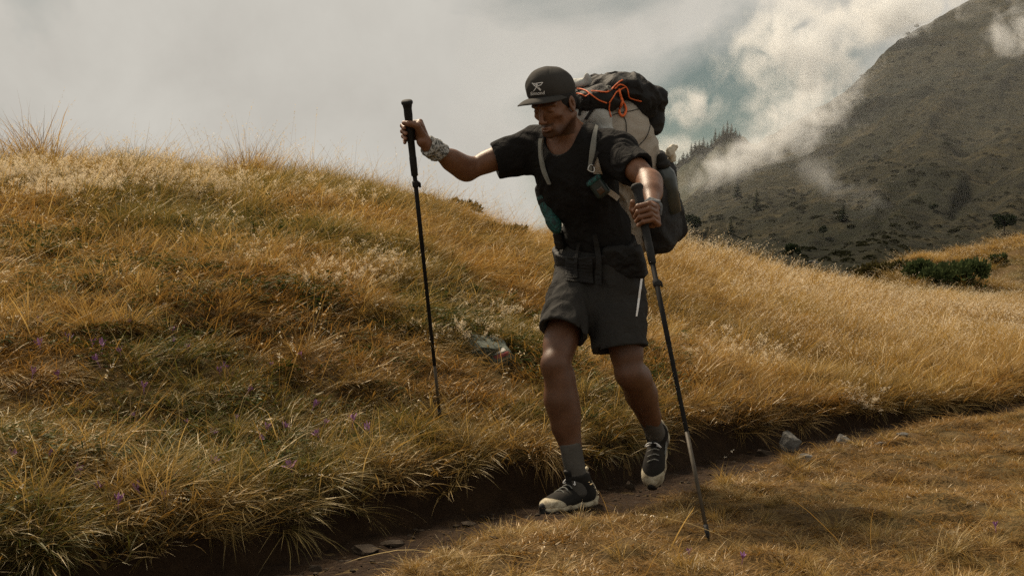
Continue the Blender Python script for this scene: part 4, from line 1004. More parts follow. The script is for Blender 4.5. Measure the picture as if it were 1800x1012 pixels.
lid.ell(pp(-0.045, 0.085, 0.425), (0.085, 0.075, 0.045), MP, 0.03); lid.ell(pp(0.07, 0.075, 0.425), (0.075, 0.07, 0.042), MP, 0.015); lid.ell(pp(-0.05, 0.10, 0.395), (0.095, 0.08, 0.045), MP, 0.03)
lid.bump(lambda p: 0.016*(0.35-np.abs(vn3(p*13+2*vn3(p*9)[:, None])))+0.004*vn3(p*40)); lid_o = sdf_obj('lid_pocket', lid, M_BLACKF, pk)
sidep = Field(plo, phi, 0.006)
sidep.rbox(pp(-0.045, 0.255, -0.075), (0.165, 0.075, 0.195), MP, 0.06, 0.03); sidep.rbox(pp(-0.178, 0.17, -0.105), (0.060, 0.125, 0.165), MP, 0.05, 0.04); sidep.ell(pp(-0.10, 0.29, 0.02), (0.10, 0.06, 0.12), MP, 0.05)
sidep.ell(pp(-0.222, 0.19, 0.10), (0.034, 0.05, 0.09), MP, 0.02, 's')
sidep.bump(lambda p: 0.016*(0.35-np.abs(vn3(p*8+2*vn3(p*6)[:, None])))+0.005*vn3(p*30)); side_o = sdf_obj('stretch_pocket', sidep, M_BLACKF, pk)
pack_bvh = bvh_of(bag_o, roll_o, lid_o, side_o)
# jacket stuffed over the pack
jk = Field(plo, phi, 0.006)
for c, r in (((-0.085, 0.235, 0.41), (0.10, 0.085, 0.060)), ((-0.150, 0.270, 0.345), (0.065, 0.075, 0.085)), ((-0.01, 0.20, 0.445), (0.10, 0.06, 0.035)), ((-0.165, 0.30, 0.255), (0.038, 0.045, 0.065)), ((-0.195, 0.325, 0.33), (0.035, 0.04, 0.045)), ((-0.11, 0.16, 0.455), (0.05, 0.05, 0.03))):
    jk.ell(pp(*c), r, MP, 0.02)
jk.bump(lambda p: 0.030*(0.35-np.abs(vn3(p*9+2.2*vn3(p*7)[:, None])))+0.013*(0.35-np.abs(vn3(p*24+1.5*vn3(p*15)[:, None])))-0.002); jko = sdf_obj('jacket', jk, M_BLACKF, None); tag(jko, 'crumpled black jacket bundled on top of the backpack', 'jacket')
gt = Field(plo, phi, 0.005); gt.ell(pp(0.05, 0.12, 0.475), (0.055, 0.03, 0.022), MP, 0.02); gt.ell(pp(0.0, 0.125, 0.49), (0.016, 0.016, 0.026), MP, 0.012); gt.bump(crumple(0.005, 25, 0.002, 60))
g_o = sdf_obj('roll_top', gt, M_PALE, pk)
allb = bvh_of(bag_o, roll_o, lid_o, side_o, jko)
def on_pack(pts, lift, n, bv=None):
    out = []
    for q in spline([(a, b, 0) for a, b in pts], n):
        h, nn = cast(bv or allb, q[0], q[1], lift)
        if h is not None: out.append(h)
    out = np.array(out)
    for _ in range(2): out[1:-1] = 0.25*out[:-2]+0.5*out[1:-1]+0.25*out[2:]
    return out
for pts in ([(1014, 158), (1022, 158), (1030, 161), (1036, 165), (1048, 173), (1056, 178), (1066, 181)], [(1013, 166), (1022, 166), (1030, 170), (1037, 166)], [(1040, 161), (1052, 162), (1066, 163), (1072, 160)],
            [(1072, 160), (1080, 152), (1088, 145), (1094, 142)], [(1070, 181), (1076, 173), (1083, 163), (1092, 156), (1098, 153)], [(1080, 158), (1088, 149), (1097, 151), (1103, 160), (1106, 170), (1115, 174), (1128, 178)],
            [(1071, 182), (1070, 190), (1071, 200), (1073, 206)]):
    p_ = on_pack(pts, 0.004, 26); tube('orange_cord', p_, 0.0028, M_ORANGE, pk, 6)
lp = on_pack([(1086, 160), (1088, 170), (1092, 180), (1098, 188), (1100, 196), (1096, 204), (1091, 205), (1087, 198), (1089, 186), (1091, 178)], 0.008, 36); tube('cord_bundle', lp, 0.0052, M_ORANGE, pk, 7)
lp = on_pack([(1071, 157), (1068, 154), (1066, 157), (1069, 161), (1073, 159)], 0.008, 14); tube('cord_lock', lp, 0.003, M_STRAP, pk, 7)
for pts in ([(1143, 208), (1142, 222), (1138, 236), (1130, 248), (1116, 262)], [(1096, 206), (1100, 216), (1101, 232)], [(1075, 203), (1090, 199), (1108, 196), (1130, 190)], [(1128, 286), (1136, 284), (1142, 284)]):
    p_ = on_pack(pts, 0.003, 20); tube('elastic_cord', p_, 0.0016, M_BLACKF, pk, 6)
def strap_on(name, bv, le, ri, mat, parent, lift=0.005, n=14, th=0.004):
    A, B = spline([(a, b, 0) for a, b in le], n), spline([(a, b, 0) for a, b in ri], n); l, r = [], []
    for a, b in zip(A, B):
        ha, na = cast(bv, a[0], a[1], lift); hb, nb = cast(bv, b[0], b[1], lift)
        if ha is None or hb is None: continue
        if abs(ha[1]-hb[1]) > 0.09: continue
        l.append(ha); r.append(hb)
    if len(l) < 2: return None
    l, r = np.array(l), np.array(r)
    for _ in range(3):
        l[1:-1] = 0.25*l[:-2]+0.5*l[1:-1]+0.25*l[2:]; r[1:-1] = 0.25*r[:-2]+0.5*r[1:-1]+0.25*r[2:]
    return ribbon(name, l, r, mat, parent, th)
for le, ri in (([(1020, 189), (1017, 204)], [(1024, 189), (1021, 204)]), ([(1042, 190), (1028, 210)], [(1047, 190), (1033, 210)]), ([(1034, 168), (1032, 184)], [(1038, 168), (1037, 184)])):
    strap_on('compression_strap', allb, le, ri, M_BLACKF, pk)
chest_bvh = bvh_of(shirt_o, body_o)
strap_on('shoulder_strap', chest_bvh, [(1051, 206), (1045, 225), (1041, 250), (1037, 275), (1033, 298)], [(1054, 208), (1050, 228), (1050, 250), (1047, 275), (1040, 300)], M_STRAP, pk, 0.010, 18, 0.008)
strap_on('shoulder_strap', chest_bvh, [(952, 240), (950, 262), (953, 285), (958, 305), (966, 322)], [(957, 240), (955.5, 262), (958.5, 285), (963, 303), (970, 322)], M_STRAP, pk, 0.010, 18, 0.008)
strap_on('strap_panel', chest_bvh, [(1044, 283), (1043, 294), (1043, 305)], [(1050, 272), (1056, 290), (1060, 303)], M_TAUPE, pk, 0.008, 8)
strap_on('side_strap', chest_bvh, [(1062, 338), (1074, 346), (1086, 356), (1098, 370)], [(1068, 330), (1080, 338), (1090, 350), (1100, 366)], M_TAUPE, pk, 0.007, 10)
strap_on('load_strap', chest_bvh, [(1052, 265), (1046, 280), (1041, 292)], [(1056, 268), (1049, 284), (1044, 296)], M_BLACKF, pk, 0.016, 8)
# shoulder yoke from the straps to the pack
for sg in (1, -1):
    c0 = neckb+RTT*sg*0.105+FT*0.06-UPT*0.015; yk = spline([c0+FT*0.04-UPT*0.06, c0, c0-FT*0.07+UPT*0.035, c0-FT*0.14+UPT*0.0], 10); tube('strap_yoke', yk, 0.024, M_BLACKF, pk, 10, squash=0.35)
# hip belt and pouches
belt = Field(plo, phi, 0.006); bc = P(1046, 440, 5.23)
def tor(p):
    q = (p-bc)@MT.T; rad = np.sqrt((q[..., 0]/0.170)**2+(q[..., 1]/0.130)**2); return np.maximum(np.abs((rad-1)*0.15)-0.012, np.abs(q[..., 2])-0.030)
belt.op(tor, bc-0.25, bc+0.25, 0.005); belt.bump(crumple(0.004, 15, 0.002, 40)); belt_o = sdf_obj('hip_belt', belt, M_BLACKF, pk)
pch = Field(plo, phi, 0.005); pch.rbox(P(1098, 460, 5.075), (0.086, 0.024, 0.068), MT, 0.018, 0.02); pch.bump(lambda p: 0.010*(0.35-np.abs(vn3(p*12+2*vn3(p*8)[:, None])))+0.003*vn3(p*40)); sdf_obj('hip_pouch', pch, M_BLACKF, pk)
pch = Field(plo, phi, 0.005); pch.rbox(P(985, 420, 5.22), (0.022, 0.030, 0.038), MT, 0.014, 0.02); pch.bump(crumple(0.004, 20, 0.002, 50)); sdf_obj('hip_pouch', pch, M_BLACKF, pk)
wa_bvh = bvh_of(shirt_o, shorts_o, belt_o)
strap_on('belt_tail', wa_bvh, [(1043, 412), (1047, 440), (1049, 470), (1050, 500)], [(1051, 410), (1056, 440), (1059, 470), (1061, 500)], M_BLACKF, pk, 0.016, 12)
strap_on('belt_tail', wa_bvh, [(1018, 425), (1014, 450), (1010, 478), (1007, 493)], [(1023, 425), (1019, 450), (1016, 478), (1014, 493)], M_BLACKF, pk, 0.014, 12)
strap_on('waist_flap', wa_bvh, [(998, 432), (997, 455), (996, 478), (995, 496)], [(1040, 434), (1042, 455), (1044, 478), (1046, 499)], M_BLACKF, pk, 0.010, 12)
# ------------------------------------------------------------------ things carried on the pack
def mesh_teal():
    m, t, o = new_mat('teal_net'); p = objco(t); ge = N(t, 'ShaderNodeVectorMath', operation='SCALE'); ge.inputs['Scale'].default_value = 1.0; L(t, p, ge.inputs[0])
    v = N(t, 'ShaderNodeTexVoronoi'); v.inputs['Scale'].default_value = 190; v.inputs['Randomness'].default_value = 0.15; L(t, p, v.inputs['Vector'])
    c = mixc(t, ramp(t, v.outputs['Distance'], [(0.25, (0, 0, 0)), (0.5, (1, 1, 1))]), (0.025, 0.19, 0.175), (0.010, 0.032, 0.032))
    principled(t, o, c, 0.5, 0.4, v.outputs['Distance'], 0.002); return m
M_TEAL = mesh_teal(); M_GREENB = simple_mat('dark_green_plastic', (0.012, 0.022, 0.021), (0.022, 0.034, 0.033), 40, 0.35, 0.5)
M_BOTTLE = simple_mat('smoky_bottle', (0.035, 0.045, 0.045), (0.055, 0.066, 0.064), 20, 0.3, 0.5)
fb = empty('bottle_pouch', P(983, 400, 5.12)); tag(fb, 'teal netted bottle pouch hanging at his right side by the hip', 'bottle pouch')
a, b = P(951, 331, 5.17), P(978, 402, 5.14)
f = Field(np.minimum(a, b)-0.09, np.maximum(a, b)+0.09, 0.004); f.cone(a+(b-a)*0.25, b-(b-a)*0.12, 0.033, 0.030, 0.01); f.cone(a+(b-a)*0.8, b, 0.028, 0.022, 0.01); f.bump(crumple(0.003, 25, 0.001, 60)); sdf_obj('net_body', f, M_TEAL, fb)
f = Field(a-0.08, a+0.08, 0.004); f.cone(a+(b-a)*0.02, a+(b-a)*0.30, 0.026, 0.034, 0.01); f.bump(crumple(0.003, 25, 0.001, 60)); sdf_obj('collar', f, M_BLACKF, fb)
f = Field(a-0.06, a+0.06, 0.0035); f.cone(a-(b-a)*0.03+[0.006, -0.01, 0], a+(b-a)*0.10+[0.014, -0.014, 0], 0.014, 0.017, 0.01); f.bump(crumple(0.004, 45, 0.001, 90)); sdf_obj('cap', f, M_WHITE, fb)
hb = P(1062, 345, 4.93); gd = empty('handheld_device', hb); tag(gd, 'dark green clip-on gadget hanging at his chest below the white carabiner', 'gadget')
dc, dn = cast(chest_bvh, 1051, 325, 0.020); ax = unit(P(1066, 348, dc[1])-P(1034, 305, dc[1])); nx = unit(dn-(dn@ax)*ax); sx_ = np.cross(nx, ax); MG = np.stack([ax, sx_, nx])
f = Field(dc-0.09, dc+0.09, 0.0033); f.rbox(dc, (0.044, 0.030, 0.016), MG, 0.012, 0.01); sdf_obj('case', f, M_GREENB, gd)
f = Field(dc-0.09, dc+0.09, 0.0033); f.rbox(dc-ax*0.030+nx*0.004, (0.010, 0.033, 0.017), MG, 0.006, 0.01); sdf_obj('rim', f, M_TEAL, gd)
f = Field(dc-0.09, dc+0.09, 0.003); f.rbox(dc+ax*0.018+nx*0.0155, (0.013, 0.014, 0.003), MG, 0.002, 0.004); sdf_obj('window', f, simple_mat('amber_window', (0.05, 0.026, 0.012), (0.075, 0.04, 0.02), 60, 0.3, 0.5), gd)
cb = empty('carabiner', P(1042, 302, 4.95)); tag(cb, 'small white carabiner clipped to the grey shoulder strap', 'carabiner')
c0, cn = cast(chest_bvh, 1041, 296, 0.026); dd = c0[1]
ring = [P(x_, y_, dd) for x_, y_ in ((1036.5, 290.5), (1034, 296.5), (1035, 300), (1039.5, 302), (1043.5, 302.3), (1045, 299), (1044, 293.5))]
tube('hook', spline(ring, 30), 0.0022, M_CHROME, cb, 8); tube('gate', [ring[0], 0.5*(ring[0]+ring[-1])+[0, 0, 0.006], ring[-1]], 0.0017, M_CHROME, cb, 8)
wb = empty('water_bottle', pp(-0.222, 0.19, -0.10)); tag(wb, 'smoky grey water bottle standing in the pack side pocket', 'bottle')
b0, b1 = pp(-0.222, 0.185, -0.12), pp(-0.226, 0.195, 0.16)
lathe('flask', b0, b1, [(0, 0.02), (0.004, 0.044), (0.150, 0.046), (0.172, 0.041), (0.193, 0.027), (0.200, 0.022)], M_BOTTLE, wb, 20)
lathe('screw_cap', b0+unit(b1-b0)*0.198, b1, [(0, 0.023), (0.002, 0.030), (0.022, 0.030), (0.026, 0.023), (0.038, 0.022), (0.052, 0.017), (0.058, 0.008)], M_RUBBER, wb, 18)
ts = Field(pp(-0.235, 0.275, 0.13)-0.08, pp(-0.235, 0.275, 0.13)+0.08, 0.004); ts.ell(pp(-0.228, 0.275, 0.105), (0.018, 0.026, 0.034), MP, 0.01); ts.ell(pp(-0.238, 0.285, 0.128), (0.014, 0.016, 0.02), MP, 0.01); ts.bump(crumple(0.007, 40, 0.004, 90))
tso = sdf_obj('crumpled_bag', ts, simple_mat('pale_plastic', (0.50, 0.44, 0.33), (0.64, 0.58, 0.46), 60, 0.5), None); tag(tso, 'crumpled pale cream plastic bag poking out of the pack side pocket', 'plastic bag')
# ------------------------------------------------------------------ stones
RS = np.random.RandomState(21)
def ico(sub):
    bm = bmesh.new(); bmesh.ops.create_icosphere(bm, subdivisions=sub, radius=1.0); bm.verts.ensure_lookup_table()
    v = np.array([x.co[:] for x in bm.verts]); f = [tuple(q.index for q in p.verts) for p in bm.faces]; bm.free(); return v, f
ICO3, ICO4 = ico(3), ico(4)
def rock_mat(name, c1, c2, sc=25):
    return simple_mat(name, c1, c2, sc, 0.9, 0.2, 90, 0.006)
M_ROCK = rock_mat('grey_schist', (0.085, 0.080, 0.072), (0.20, 0.19, 0.17)); M_ROCKD = rock_mat('earthy_stone', (0.024, 0.016, 0.010), (0.066, 0.048, 0.032)); M_ROCKG = rock_mat('mossy_slab', (0.07, 0.085, 0.065), (0.16, 0.175, 0.145), 18)
def stone(name, c, rad, mat, label, rz=0.0, tilt=0.0, seed=0, group=None, cat='stone', ico_=None):
    v, f = ico_ or ICO3; r = np.random.RandomState(seed); p = v.copy()
    for _ in range(16):                                   # planar facets
        n = unit(r.randn(3)); h = 0.45+0.35*r.rand(); d = p@n; p = p-np.maximum(d-h, 0)[:, None]*n
    p = p*(1.25+0.06*vn3(v*3+seed)[:, None]+0.05*vn3(v*8+seed)[:, None])*np.array(rad)
    M = np.array(Euler((tilt, 0, rz)).to_matrix()); p = p@M.T
    o = mesh_obj(name, p, f, mat, None, False); o.location = Vector(c); tag(o, label, cat, group)
    return o
SG = 'loose stones along the worn path'
for i, (px, py, wpx, hpx, mat, lab) in enumerate([
    (1392, 795, 36, 40, M_ROCK, 'largest grey stone leaning against the grassy bank right of the hiker'),
    (1413, 811, 28, 14, M_ROCK, 'pale flat stone just below the largest grey bank stone'),
    (1485, 780, 24, 16, M_ROCK, 'tilted grey stone at the bank foot, further right than the largest one'),
    (1551, 783, 18, 8, M_ROCK, 'small pale stone lying in mid path near its right end'),
    (1557, 769, 16, 6, M_ROCK, 'thin pale flake behind the small mid path stone'),
    (1588, 766, 18, 5, M_ROCK, 'flat stone furthest right on the worn path'),
    (1516, 760, 10, 8, M_ROCKD, 'little brown stone tucked under the bank'),
    (1345, 803, 34, 12, M_ROCKD, 'dark half buried stone left of the largest grey bank stone'),
    (1108, 862, 20, 16, M_ROCKD, 'rounded brown stone between the hiker\'s two shoes'),
    (688, 962, 36, 14, M_ROCKD, 'brown stone on the path at the lower left of the front shoe'),
    (640, 976, 56, 18, M_ROCKD, 'broad flat slab stone low on the path at left'),
    (780, 968, 26, 9, M_ROCKD, 'flat brown stone against the near path rim'),
    (554, 1006, 24, 12, M_ROCKD, 'pale brown stone at the bottom edge of the picture'),
    (822, 926, 30, 8, M_ROCKD, 'long thin stone on the path left of the front shoe'),
    (1452, 812, 14, 6, M_ROCKD, 'tiny stone right of the pale flat stone'),
    (868, 948, 16, 7, M_ROCKD, 'small stone by the near path rim below the long thin one')]):
    g = ground_at(px, py); k = g[1]/FOC
    stone('stone', g+np.array([0, 0.3*wpx*k, hpx*k*0.25]), (wpx*k*0.55, wpx*k*0.45, hpx*k*0.75), mat, lab, RS.rand()*0.6-0.3, RS.randn()*0.15, 40+i, SG)
# pebbles and crumbs of earth: too many to count
pv, pf = ico(1); PV, PF = [], []
for i in range(900):
    t_ = RS.rand()*11-3.2; s_ = RS.randn()*0.13
    o_ = float(woff(t_)); s0 = s_-o_
    x_, y_ = 0.2+0.6*t_-0.8*s0, 5+0.8*t_+0.6*s0; z_ = float(H(x_, y_))+0.006; r_s = 0.004+0.010*RS.rand()**3
    b = len(PV); q = pv*(1+0.35*RS.randn(len(pv), 1)*0.5)*r_s*np.array([1, 1, 0.6]); PV += list(q+np.array([x_, y_, z_])); PF += [tuple(a+b for a in f_) for f_ in pf]
tag(mesh_obj('pebbles', PV, PF, M_ROCKD, None, False), 'crumbs of earth and pebbles on the worn path', None, None, 'stuff')
g = ground_at(842, 628); k = g[1]/FOC
stone('stone', g+np.array([0, 0.12, 0.030]), (40*k, 0.15, 27*k), M_ROCKG, 'long greenish slab stone half sunk in the slope grass', -0.25, 0.0, 77, None, 'stone', ICO4)
g = ground_at(882, 640); k = g[1]/FOC
bz = stone('marked_stone', g+np.array([0, 0.04, 0.038]), (30*k, 0.12, 24*k), M_ROCKG, 'stone with a white and red trail blaze painted on it', 0.2, 0.0, 78, None, 'stone', ICO4)
bz_b = BVHTree.FromPolygons([Vector(v.co)+bz.location for v in bz.data.vertices], [tuple(p.vertices) for p in bz.data.polygons])
def paint_stripe(name, quad, mat):
    polys = []; a, b, c, d = [np.array(q_, float) for q_ in quad]; n1, n2 = 8, 3
    for i in range(n1):
        for j in range(n2):
            f_ = lambda u_, v_: tuple((a*(1-u_)+b*u_)*(1-v_)+(d*(1-u_)+c*u_)*v_)
            polys.append([f_(i/n1, j/n2), f_((i+1)/n1, j/n2), f_((i+1)/n1, (j+1)/n2), f_(i/n1, (j+1)/n2)])
    V, F = [], []
    for poly in polys:
        h = [cast(bz_b, p_[0], p_[1], 0.003)[0] for p_ in poly]
        if all(q_ is not None for q_ in h): F.append(tuple(range(len(V), len(V)+4))); V += h
    if V:
        o = mesh_obj(name, np.array(V)-np.array(bz.location), F, mat, None, False); o.parent = bz
paint_stripe('white_paint', ((862, 620), (886, 611), (890, 616), (866, 625)), simple_mat('worn_white_paint', (0.38, 0.35, 0.30), (0.60, 0.57, 0.52), 60, 0.9))
paint_stripe('red_paint', ((867, 627), (893, 617), (897, 622), (873, 632)), simple_mat('worn_red_paint', (0.12, 0.04, 0.036), (0.24, 0.05, 0.05), 60, 0.9))
gm = mountain_at(1430, 462); stone('boulder', gm, (8*gm[1]/FOC, 7*gm[1]/FOC, 6*gm[1]/FOC), M_ROCK, 'pale boulder far off at the foot of the mountain', 0.3, 0, 91, None, 'boulder')
gk = ground_at(1682, 500, 20); stone('boulder', gk+np.array([0, 0, 0.05]), (0.28, 0.25, 0.2), M_ROCK, 'grey boulder at the foot of the wide juniper bush', 0.3, 0.2, 92, None, 'boulder')

# ------------------------------------------------------------------ crocuses
M_MAUVE = simple_mat('mauve_petal', (0.27, 0.11, 0.28), (0.42, 0.21, 0.42), 60, 0.6)
def crocus_mesh(seed):
    r = np.random.RandomState(seed); V, F = [], []
    for k in range(6):
        a = k*math.pi/3+r.randn()*0.15; op = 0.35+0.35*r.rand(); d = np.array([math.cos(a), math.sin(a), 0]); e = np.array([-math.sin(a), math.cos(a), 0]); L_ = 0.040*(0.85+0.3*r.rand()); b = len(V)
        for f_, w_ in ((0, 0.003), (0.35, 0.0062), (0.7, 0.0058), (1.0, 0.001)):
            c = d*(0.004+L_*f_*op)+np.array([0, 0, 0.012+L_*f_*(1-0.35*op*f_)]); V += [c-e*w_, c+e*w_]
        F += [(b+2*j, b+2*j+1, b+2*j+3, b+2*j+2) for j in range(3)]
    b = len(V); tv_, tf_ = tube_data([(0, 0, -0.03), (0, 0, 0.0), (0, 0, 0.016)], [0.0016, 0.002, 0.004], 6); V += tv_; F += [tuple(i+b for i in f_) for f_ in tf_]
    me = bpy.data.meshes.new('crocus_flower'); me.from_pydata([tuple(v) for v in V], [], F); me.materials.append(M_MAUVE); return me
CM = [crocus_mesh(s) for s in range(5)]
fl = [(162, 610), (180, 612), (253, 686), (306, 602), (303, 585), (390, 650), (435, 690), (368, 768), (330, 750), (369, 822), (170, 870), (20, 812), (75, 838), (140, 850), (512, 828), (398, 782), (571, 748), (500, 758), (550, 718), (620, 745), (245, 870), (208, 893), (290, 884), (310, 848), (345, 838), (75, 568), (70, 612), (212, 622), (102, 665), (57, 662), (85, 808), (128, 838), (172, 638), (475, 645), (530, 624), (330, 615), (468, 760), (415, 738), (560, 770), (455, 775), (118, 600), (232, 570), (386, 655), (238, 735), (650, 760)]
for i, (px, py) in enumerate(fl):
    g = ground_at(px, py+12); o = bpy.data.objects.new('crocus_flower', CM[i % 5]); COL.objects.link(o); o.location = Vector(g)+Vector((0, 0, 0.028)); o.rotation_euler = (RS.randn()*0.35, RS.randn()*0.35, RS.rand()*6.28)
    o.scale = (0.7*(0.6+0.7*RS.rand()),)*3; tag(o, 'small mauve crocus flower in the grass of the slope left of the path', 'flower', 'crocus flowers on the slope')
for px, py, lab in ((1750, 938, 'lone mauve crocus at the far right of the near path side'), (1305, 996, 'mauve crocus at the bottom edge below the near pole tip'), (1212, 988, 'mauve crocus at the bottom edge left of the near pole tip')):
    g = ground_at(px, py); o = bpy.data.objects.new('crocus_flower', CM[1]); COL.objects.link(o); o.location = Vector(g)+Vector((0, 0, 0.02)); o.rotation_euler = (0.2, 0.3, RS.rand()*6); o.scale = (0.5,)*3; tag(o, lab, 'flower', 'crocus flowers beside the near path rim')

# ------------------------------------------------------------------ juniper bushes and trees
def leaf_mat(name, c1, c2, tr=0.25, sc=3.0):
    m, t, o = new_mat(name); p = pos(t); f = noise(t, p, sc, 4, 0.6); rn = N(t, 'ShaderNodeAttribute', attribute_name='rnd')
    c = mixc(t, rn.outputs['Fac'], c1, c2); c = mixc(t, ramp(t, f, [(0.4, (0, 0, 0)), (0.65, (0.5, 0.5, 0.5))]), c, c1)
    d = N(t, 'ShaderNodeBsdfDiffuse'); L(t, c, d.inputs[0]); r = N(t, 'ShaderNodeBsdfTranslucent'); L(t, c, r.inputs[0]); a = N(t, 'ShaderNodeMixShader'); a.inputs[0].default_value = tr
    L(t, d.outputs[0], a.inputs[1]); L(t, r.outputs[0], a.inputs[2]); L(t, a.outputs[0], o.inputs['Surface']); return m
M_JUN = leaf_mat('juniper_needles', (0.030, 0.044, 0.018), (0.100, 0.125, 0.050)); M_HEATH = leaf_mat('heath_leaves', (0.035, 0.030, 0.012), (0.10, 0.085, 0.030)); M_FIR = leaf_mat('fir_needles', (0.014, 0.022, 0.012), (0.035, 0.045, 0.022), 0.1, 0.4); M_BARK = simple_mat('bark', (0.03, 0.022, 0.016), (0.07, 0.055, 0.04), 20, 0.95, 0.1, 60, 0.01)
def bush(name, c, rx, ry, rz, n, size, mat, label, cat, seed, kind_n=14, group=None):
    r = np.random.RandomState(seed); root = empty(name, c); tag(root, label, cat, group)
    V, F, R = [], [], []; lob = [(np.array([rx*(r.rand()*1.7-0.85), ry*(r.rand()*1.6-0.8), rz*(0.25+0.45*r.rand())]), 0.30+0.25*r.rand()) for _ in range(kind_n)]
    for i in range(n):
        lc, lr = lob[r.randint(len(lob))]; d = unit(r.randn(3)); d[2] = abs(d[2])*0.9+0.05 if r.rand() < 0.8 else d[2]
        p = lc+d*np.array([rx*0.75, ry*0.75, rz*0.95])*lr*(0.75+0.3*r.rand())
        if p[2] < 0: p[2] = 0.03*r.rand()
        up = unit(d+np.array([0, 0, 0.6])+0.5*r.randn(3)); e = unit(np.cross(up, r.randn(3))); s_ = size*(0.6+0.8*r.rand()); b = len(V)
        V += [p, p+up*s_*0.5+e*s_*0.22, p+up*s_, p+up*s_*0.5-e*s_*0.22]; F.append((b, b+1, b+2, b+3)); R += [r.rand()]*4
    o = mesh_obj('foliage', np.array(V)+np.array(c), np.array(F), mat, root, False, {'rnd': R}); o['kind'] = 'stuff'
    tv_, tf_ = [], []
    for k in range(5):
        a = np.array([rx*0.3*r.randn()*0.4, ry*0.2*r.randn(), -0.05]); b_ = lob[k][0]; vv, ff = tube_data([a, 0.5*(a+b_)+[0, 0, rz*0.1], b_], [size*0.25, size*0.18, size*0.08], 6); o0 = len(tv_); tv_ += vv; tf_ += [tuple(i+o0 for i in f_) for f_ in ff]
        mesh_obj('branch', np.array(vv)+np.array(c), ff, M_BARK, root)
    return root
def on_knoll(px, py): return ground_at(px, py, 22, 80)
BG = 'juniper bushes on the knoll'
g = on_knoll(1662, 510); bush('juniper_bush', g, 66*g[1]/FOC, 0.9, 50*g[1]/FOC, 6500, 0.13, M_JUN, 'wide dark green juniper bush on the knoll behind the meadow', 'bush', 1, 22, BG)
g = np.array([648/FOC*42, 42, float(H(648/FOC*42, 42))]); bush('juniper_bush', g, 50*g[1]/FOC, 0.7, 46*g[1]/FOC, 3000, 0.12, M_HEATH, 'brownish juniper bush left of the wide green one on the knoll', 'bush', 2, 14, BG)
g = on_knoll(1758, 463); bush('juniper_bush', g, 15*g[1]/FOC, 0.3, 15*g[1]/FOC, 700, 0.11, M_JUN, 'small dark juniper bush near the right picture edge on the knoll', 'bush', 3, 6, BG)
for i, (px, py, w, h, lab) in enumerate(((730, 330, 40, 16, 'low heath bush on the crest nearest the planted pole'), (795, 352, 52, 26, 'low dark heath bush on the crest between planted pole and bottle pouch'), (890, 412, 34, 18, 'low heath bush just below the crest left of his hip'))):
    d_ = float(np.interp(px, _PXK, _DC))-0.5-(1.6 if i == 2 else 0); x_ = (px-900)/FOC*d_; c = np.array([x_, d_, float(H(x_, d_))+0.05]); bush('heath_bush', c, w*d_/FOC, 0.25, h*d_/FOC*1.3, 1500, 0.05, M_HEATH, lab, 'bush', 20+i, 10, 'heath bushes on the crest')
def conifer_data(h, r, seed, lev=13, per=9):
    q = np.random.RandomState(seed); V, F, R = [], [], []
    for l in range(lev):
        f_ = l/(lev-1); z = h*(0.12+0.86*f_); rr = r*(1-f_)**0.85+0.04*r
        for k in range(per):
            a = q.rand()*6.283; L_ = rr*(0.65+0.5*q.rand()); d = np.array([math.cos(a), math.sin(a), 0]); e = np.array([-math.sin(a), math.cos(a), 0]); b = len(V); w_ = L_*0.34+0.02*h; dr_ = -0.18*L_-0.02*h*q.rand()
            V += [np.array([0, 0, z+0.03*h]), d*L_*0.55+e*w_+[0, 0, z+dr_*0.3], d*L_+[0, 0, z+dr_], d*L_*0.55-e*w_+[0, 0, z+dr_*0.3]]; F += [(b, b+1, b+2), (b, b+2, b+3)]; R += [q.rand()]*4
    return V, F, R
def conifer(name, c, h, r, label, seed, group=None):
    root = empty(name, c); tag(root, label, 'tree', group); V, F, R = conifer_data(h, r, seed)
    o = mesh_obj('crown', np.array(V)+np.array(c), np.array(F), M_FIR, root, False, {'rnd': R}); mesh_obj('trunk', *[(np.array(a)+np.array(c) if i == 0 else a) for i, a in enumerate(tube_data([(0, 0, -0.5), (0, 0, h*0.5), (0, 0, h*0.97)], [h*0.022, h*0.014, h*0.003], 6))], M_BARK, root); return root
def broad(name, c, h, r, label, seed, group=None):
    q = np.random.RandomState(seed); root = empty(name, c); tag(root, label, 'tree', group); V, F, R = [], [], []
    lob = [np.array([q.randn()*r*0.45, q.randn()*r*0.45, h*(0.55+0.33*q.rand())]) for _ in range(8)]
    for i in range(900):
        p = lob[q.randint(8)]+unit(q.randn(3))*r*0.5*(0.6+0.5*q.rand()); u_ = unit(q.randn(3)); e = unit(np.cross(u_, q.randn(3))); s_ = r*0.14; b = len(V); V += [p-u_*s_, p+e*s_*0.7, p+u_*s_, p-e*s_*0.7]; F.append((b, b+1, b+2, b+3)); R += [q.rand()]*4
    mesh_obj('crown', np.array(V)+np.array(c), np.array(F), M_FIR, root, False, {'rnd': R}); vv, ff = tube_data([(0, 0, -0.4), (0.02*h, 0, h*0.4), (0, 0, h*0.8)], [h*0.03, h*0.022, h*0.008], 7); mesh_obj('trunk', np.array(vv)+np.array(c), ff, M_BARK, root); return root
for i, (px, hp_) in enumerate([(1178, 24), (1187, 26), (1194, 24), (1201, 30), (1208, 26), (1215, 40), (1222, 28), (1229, 33), (1236, 38), (1243, 30), (1250, 34), (1257, 42), (1264, 30), (1271, 38), (1279, 46), (1286, 34), (1293, 30), (1301, 28)]):
    c = spur_top(px); k = c[1]/FOC; conifer('conifer', c-np.array([0, 0, 1.0]), hp_*k*0.72, 8.5*k, 'dark conifer in the row along the misty spur behind the backpack', 200+i, 'conifers along the misty spur')
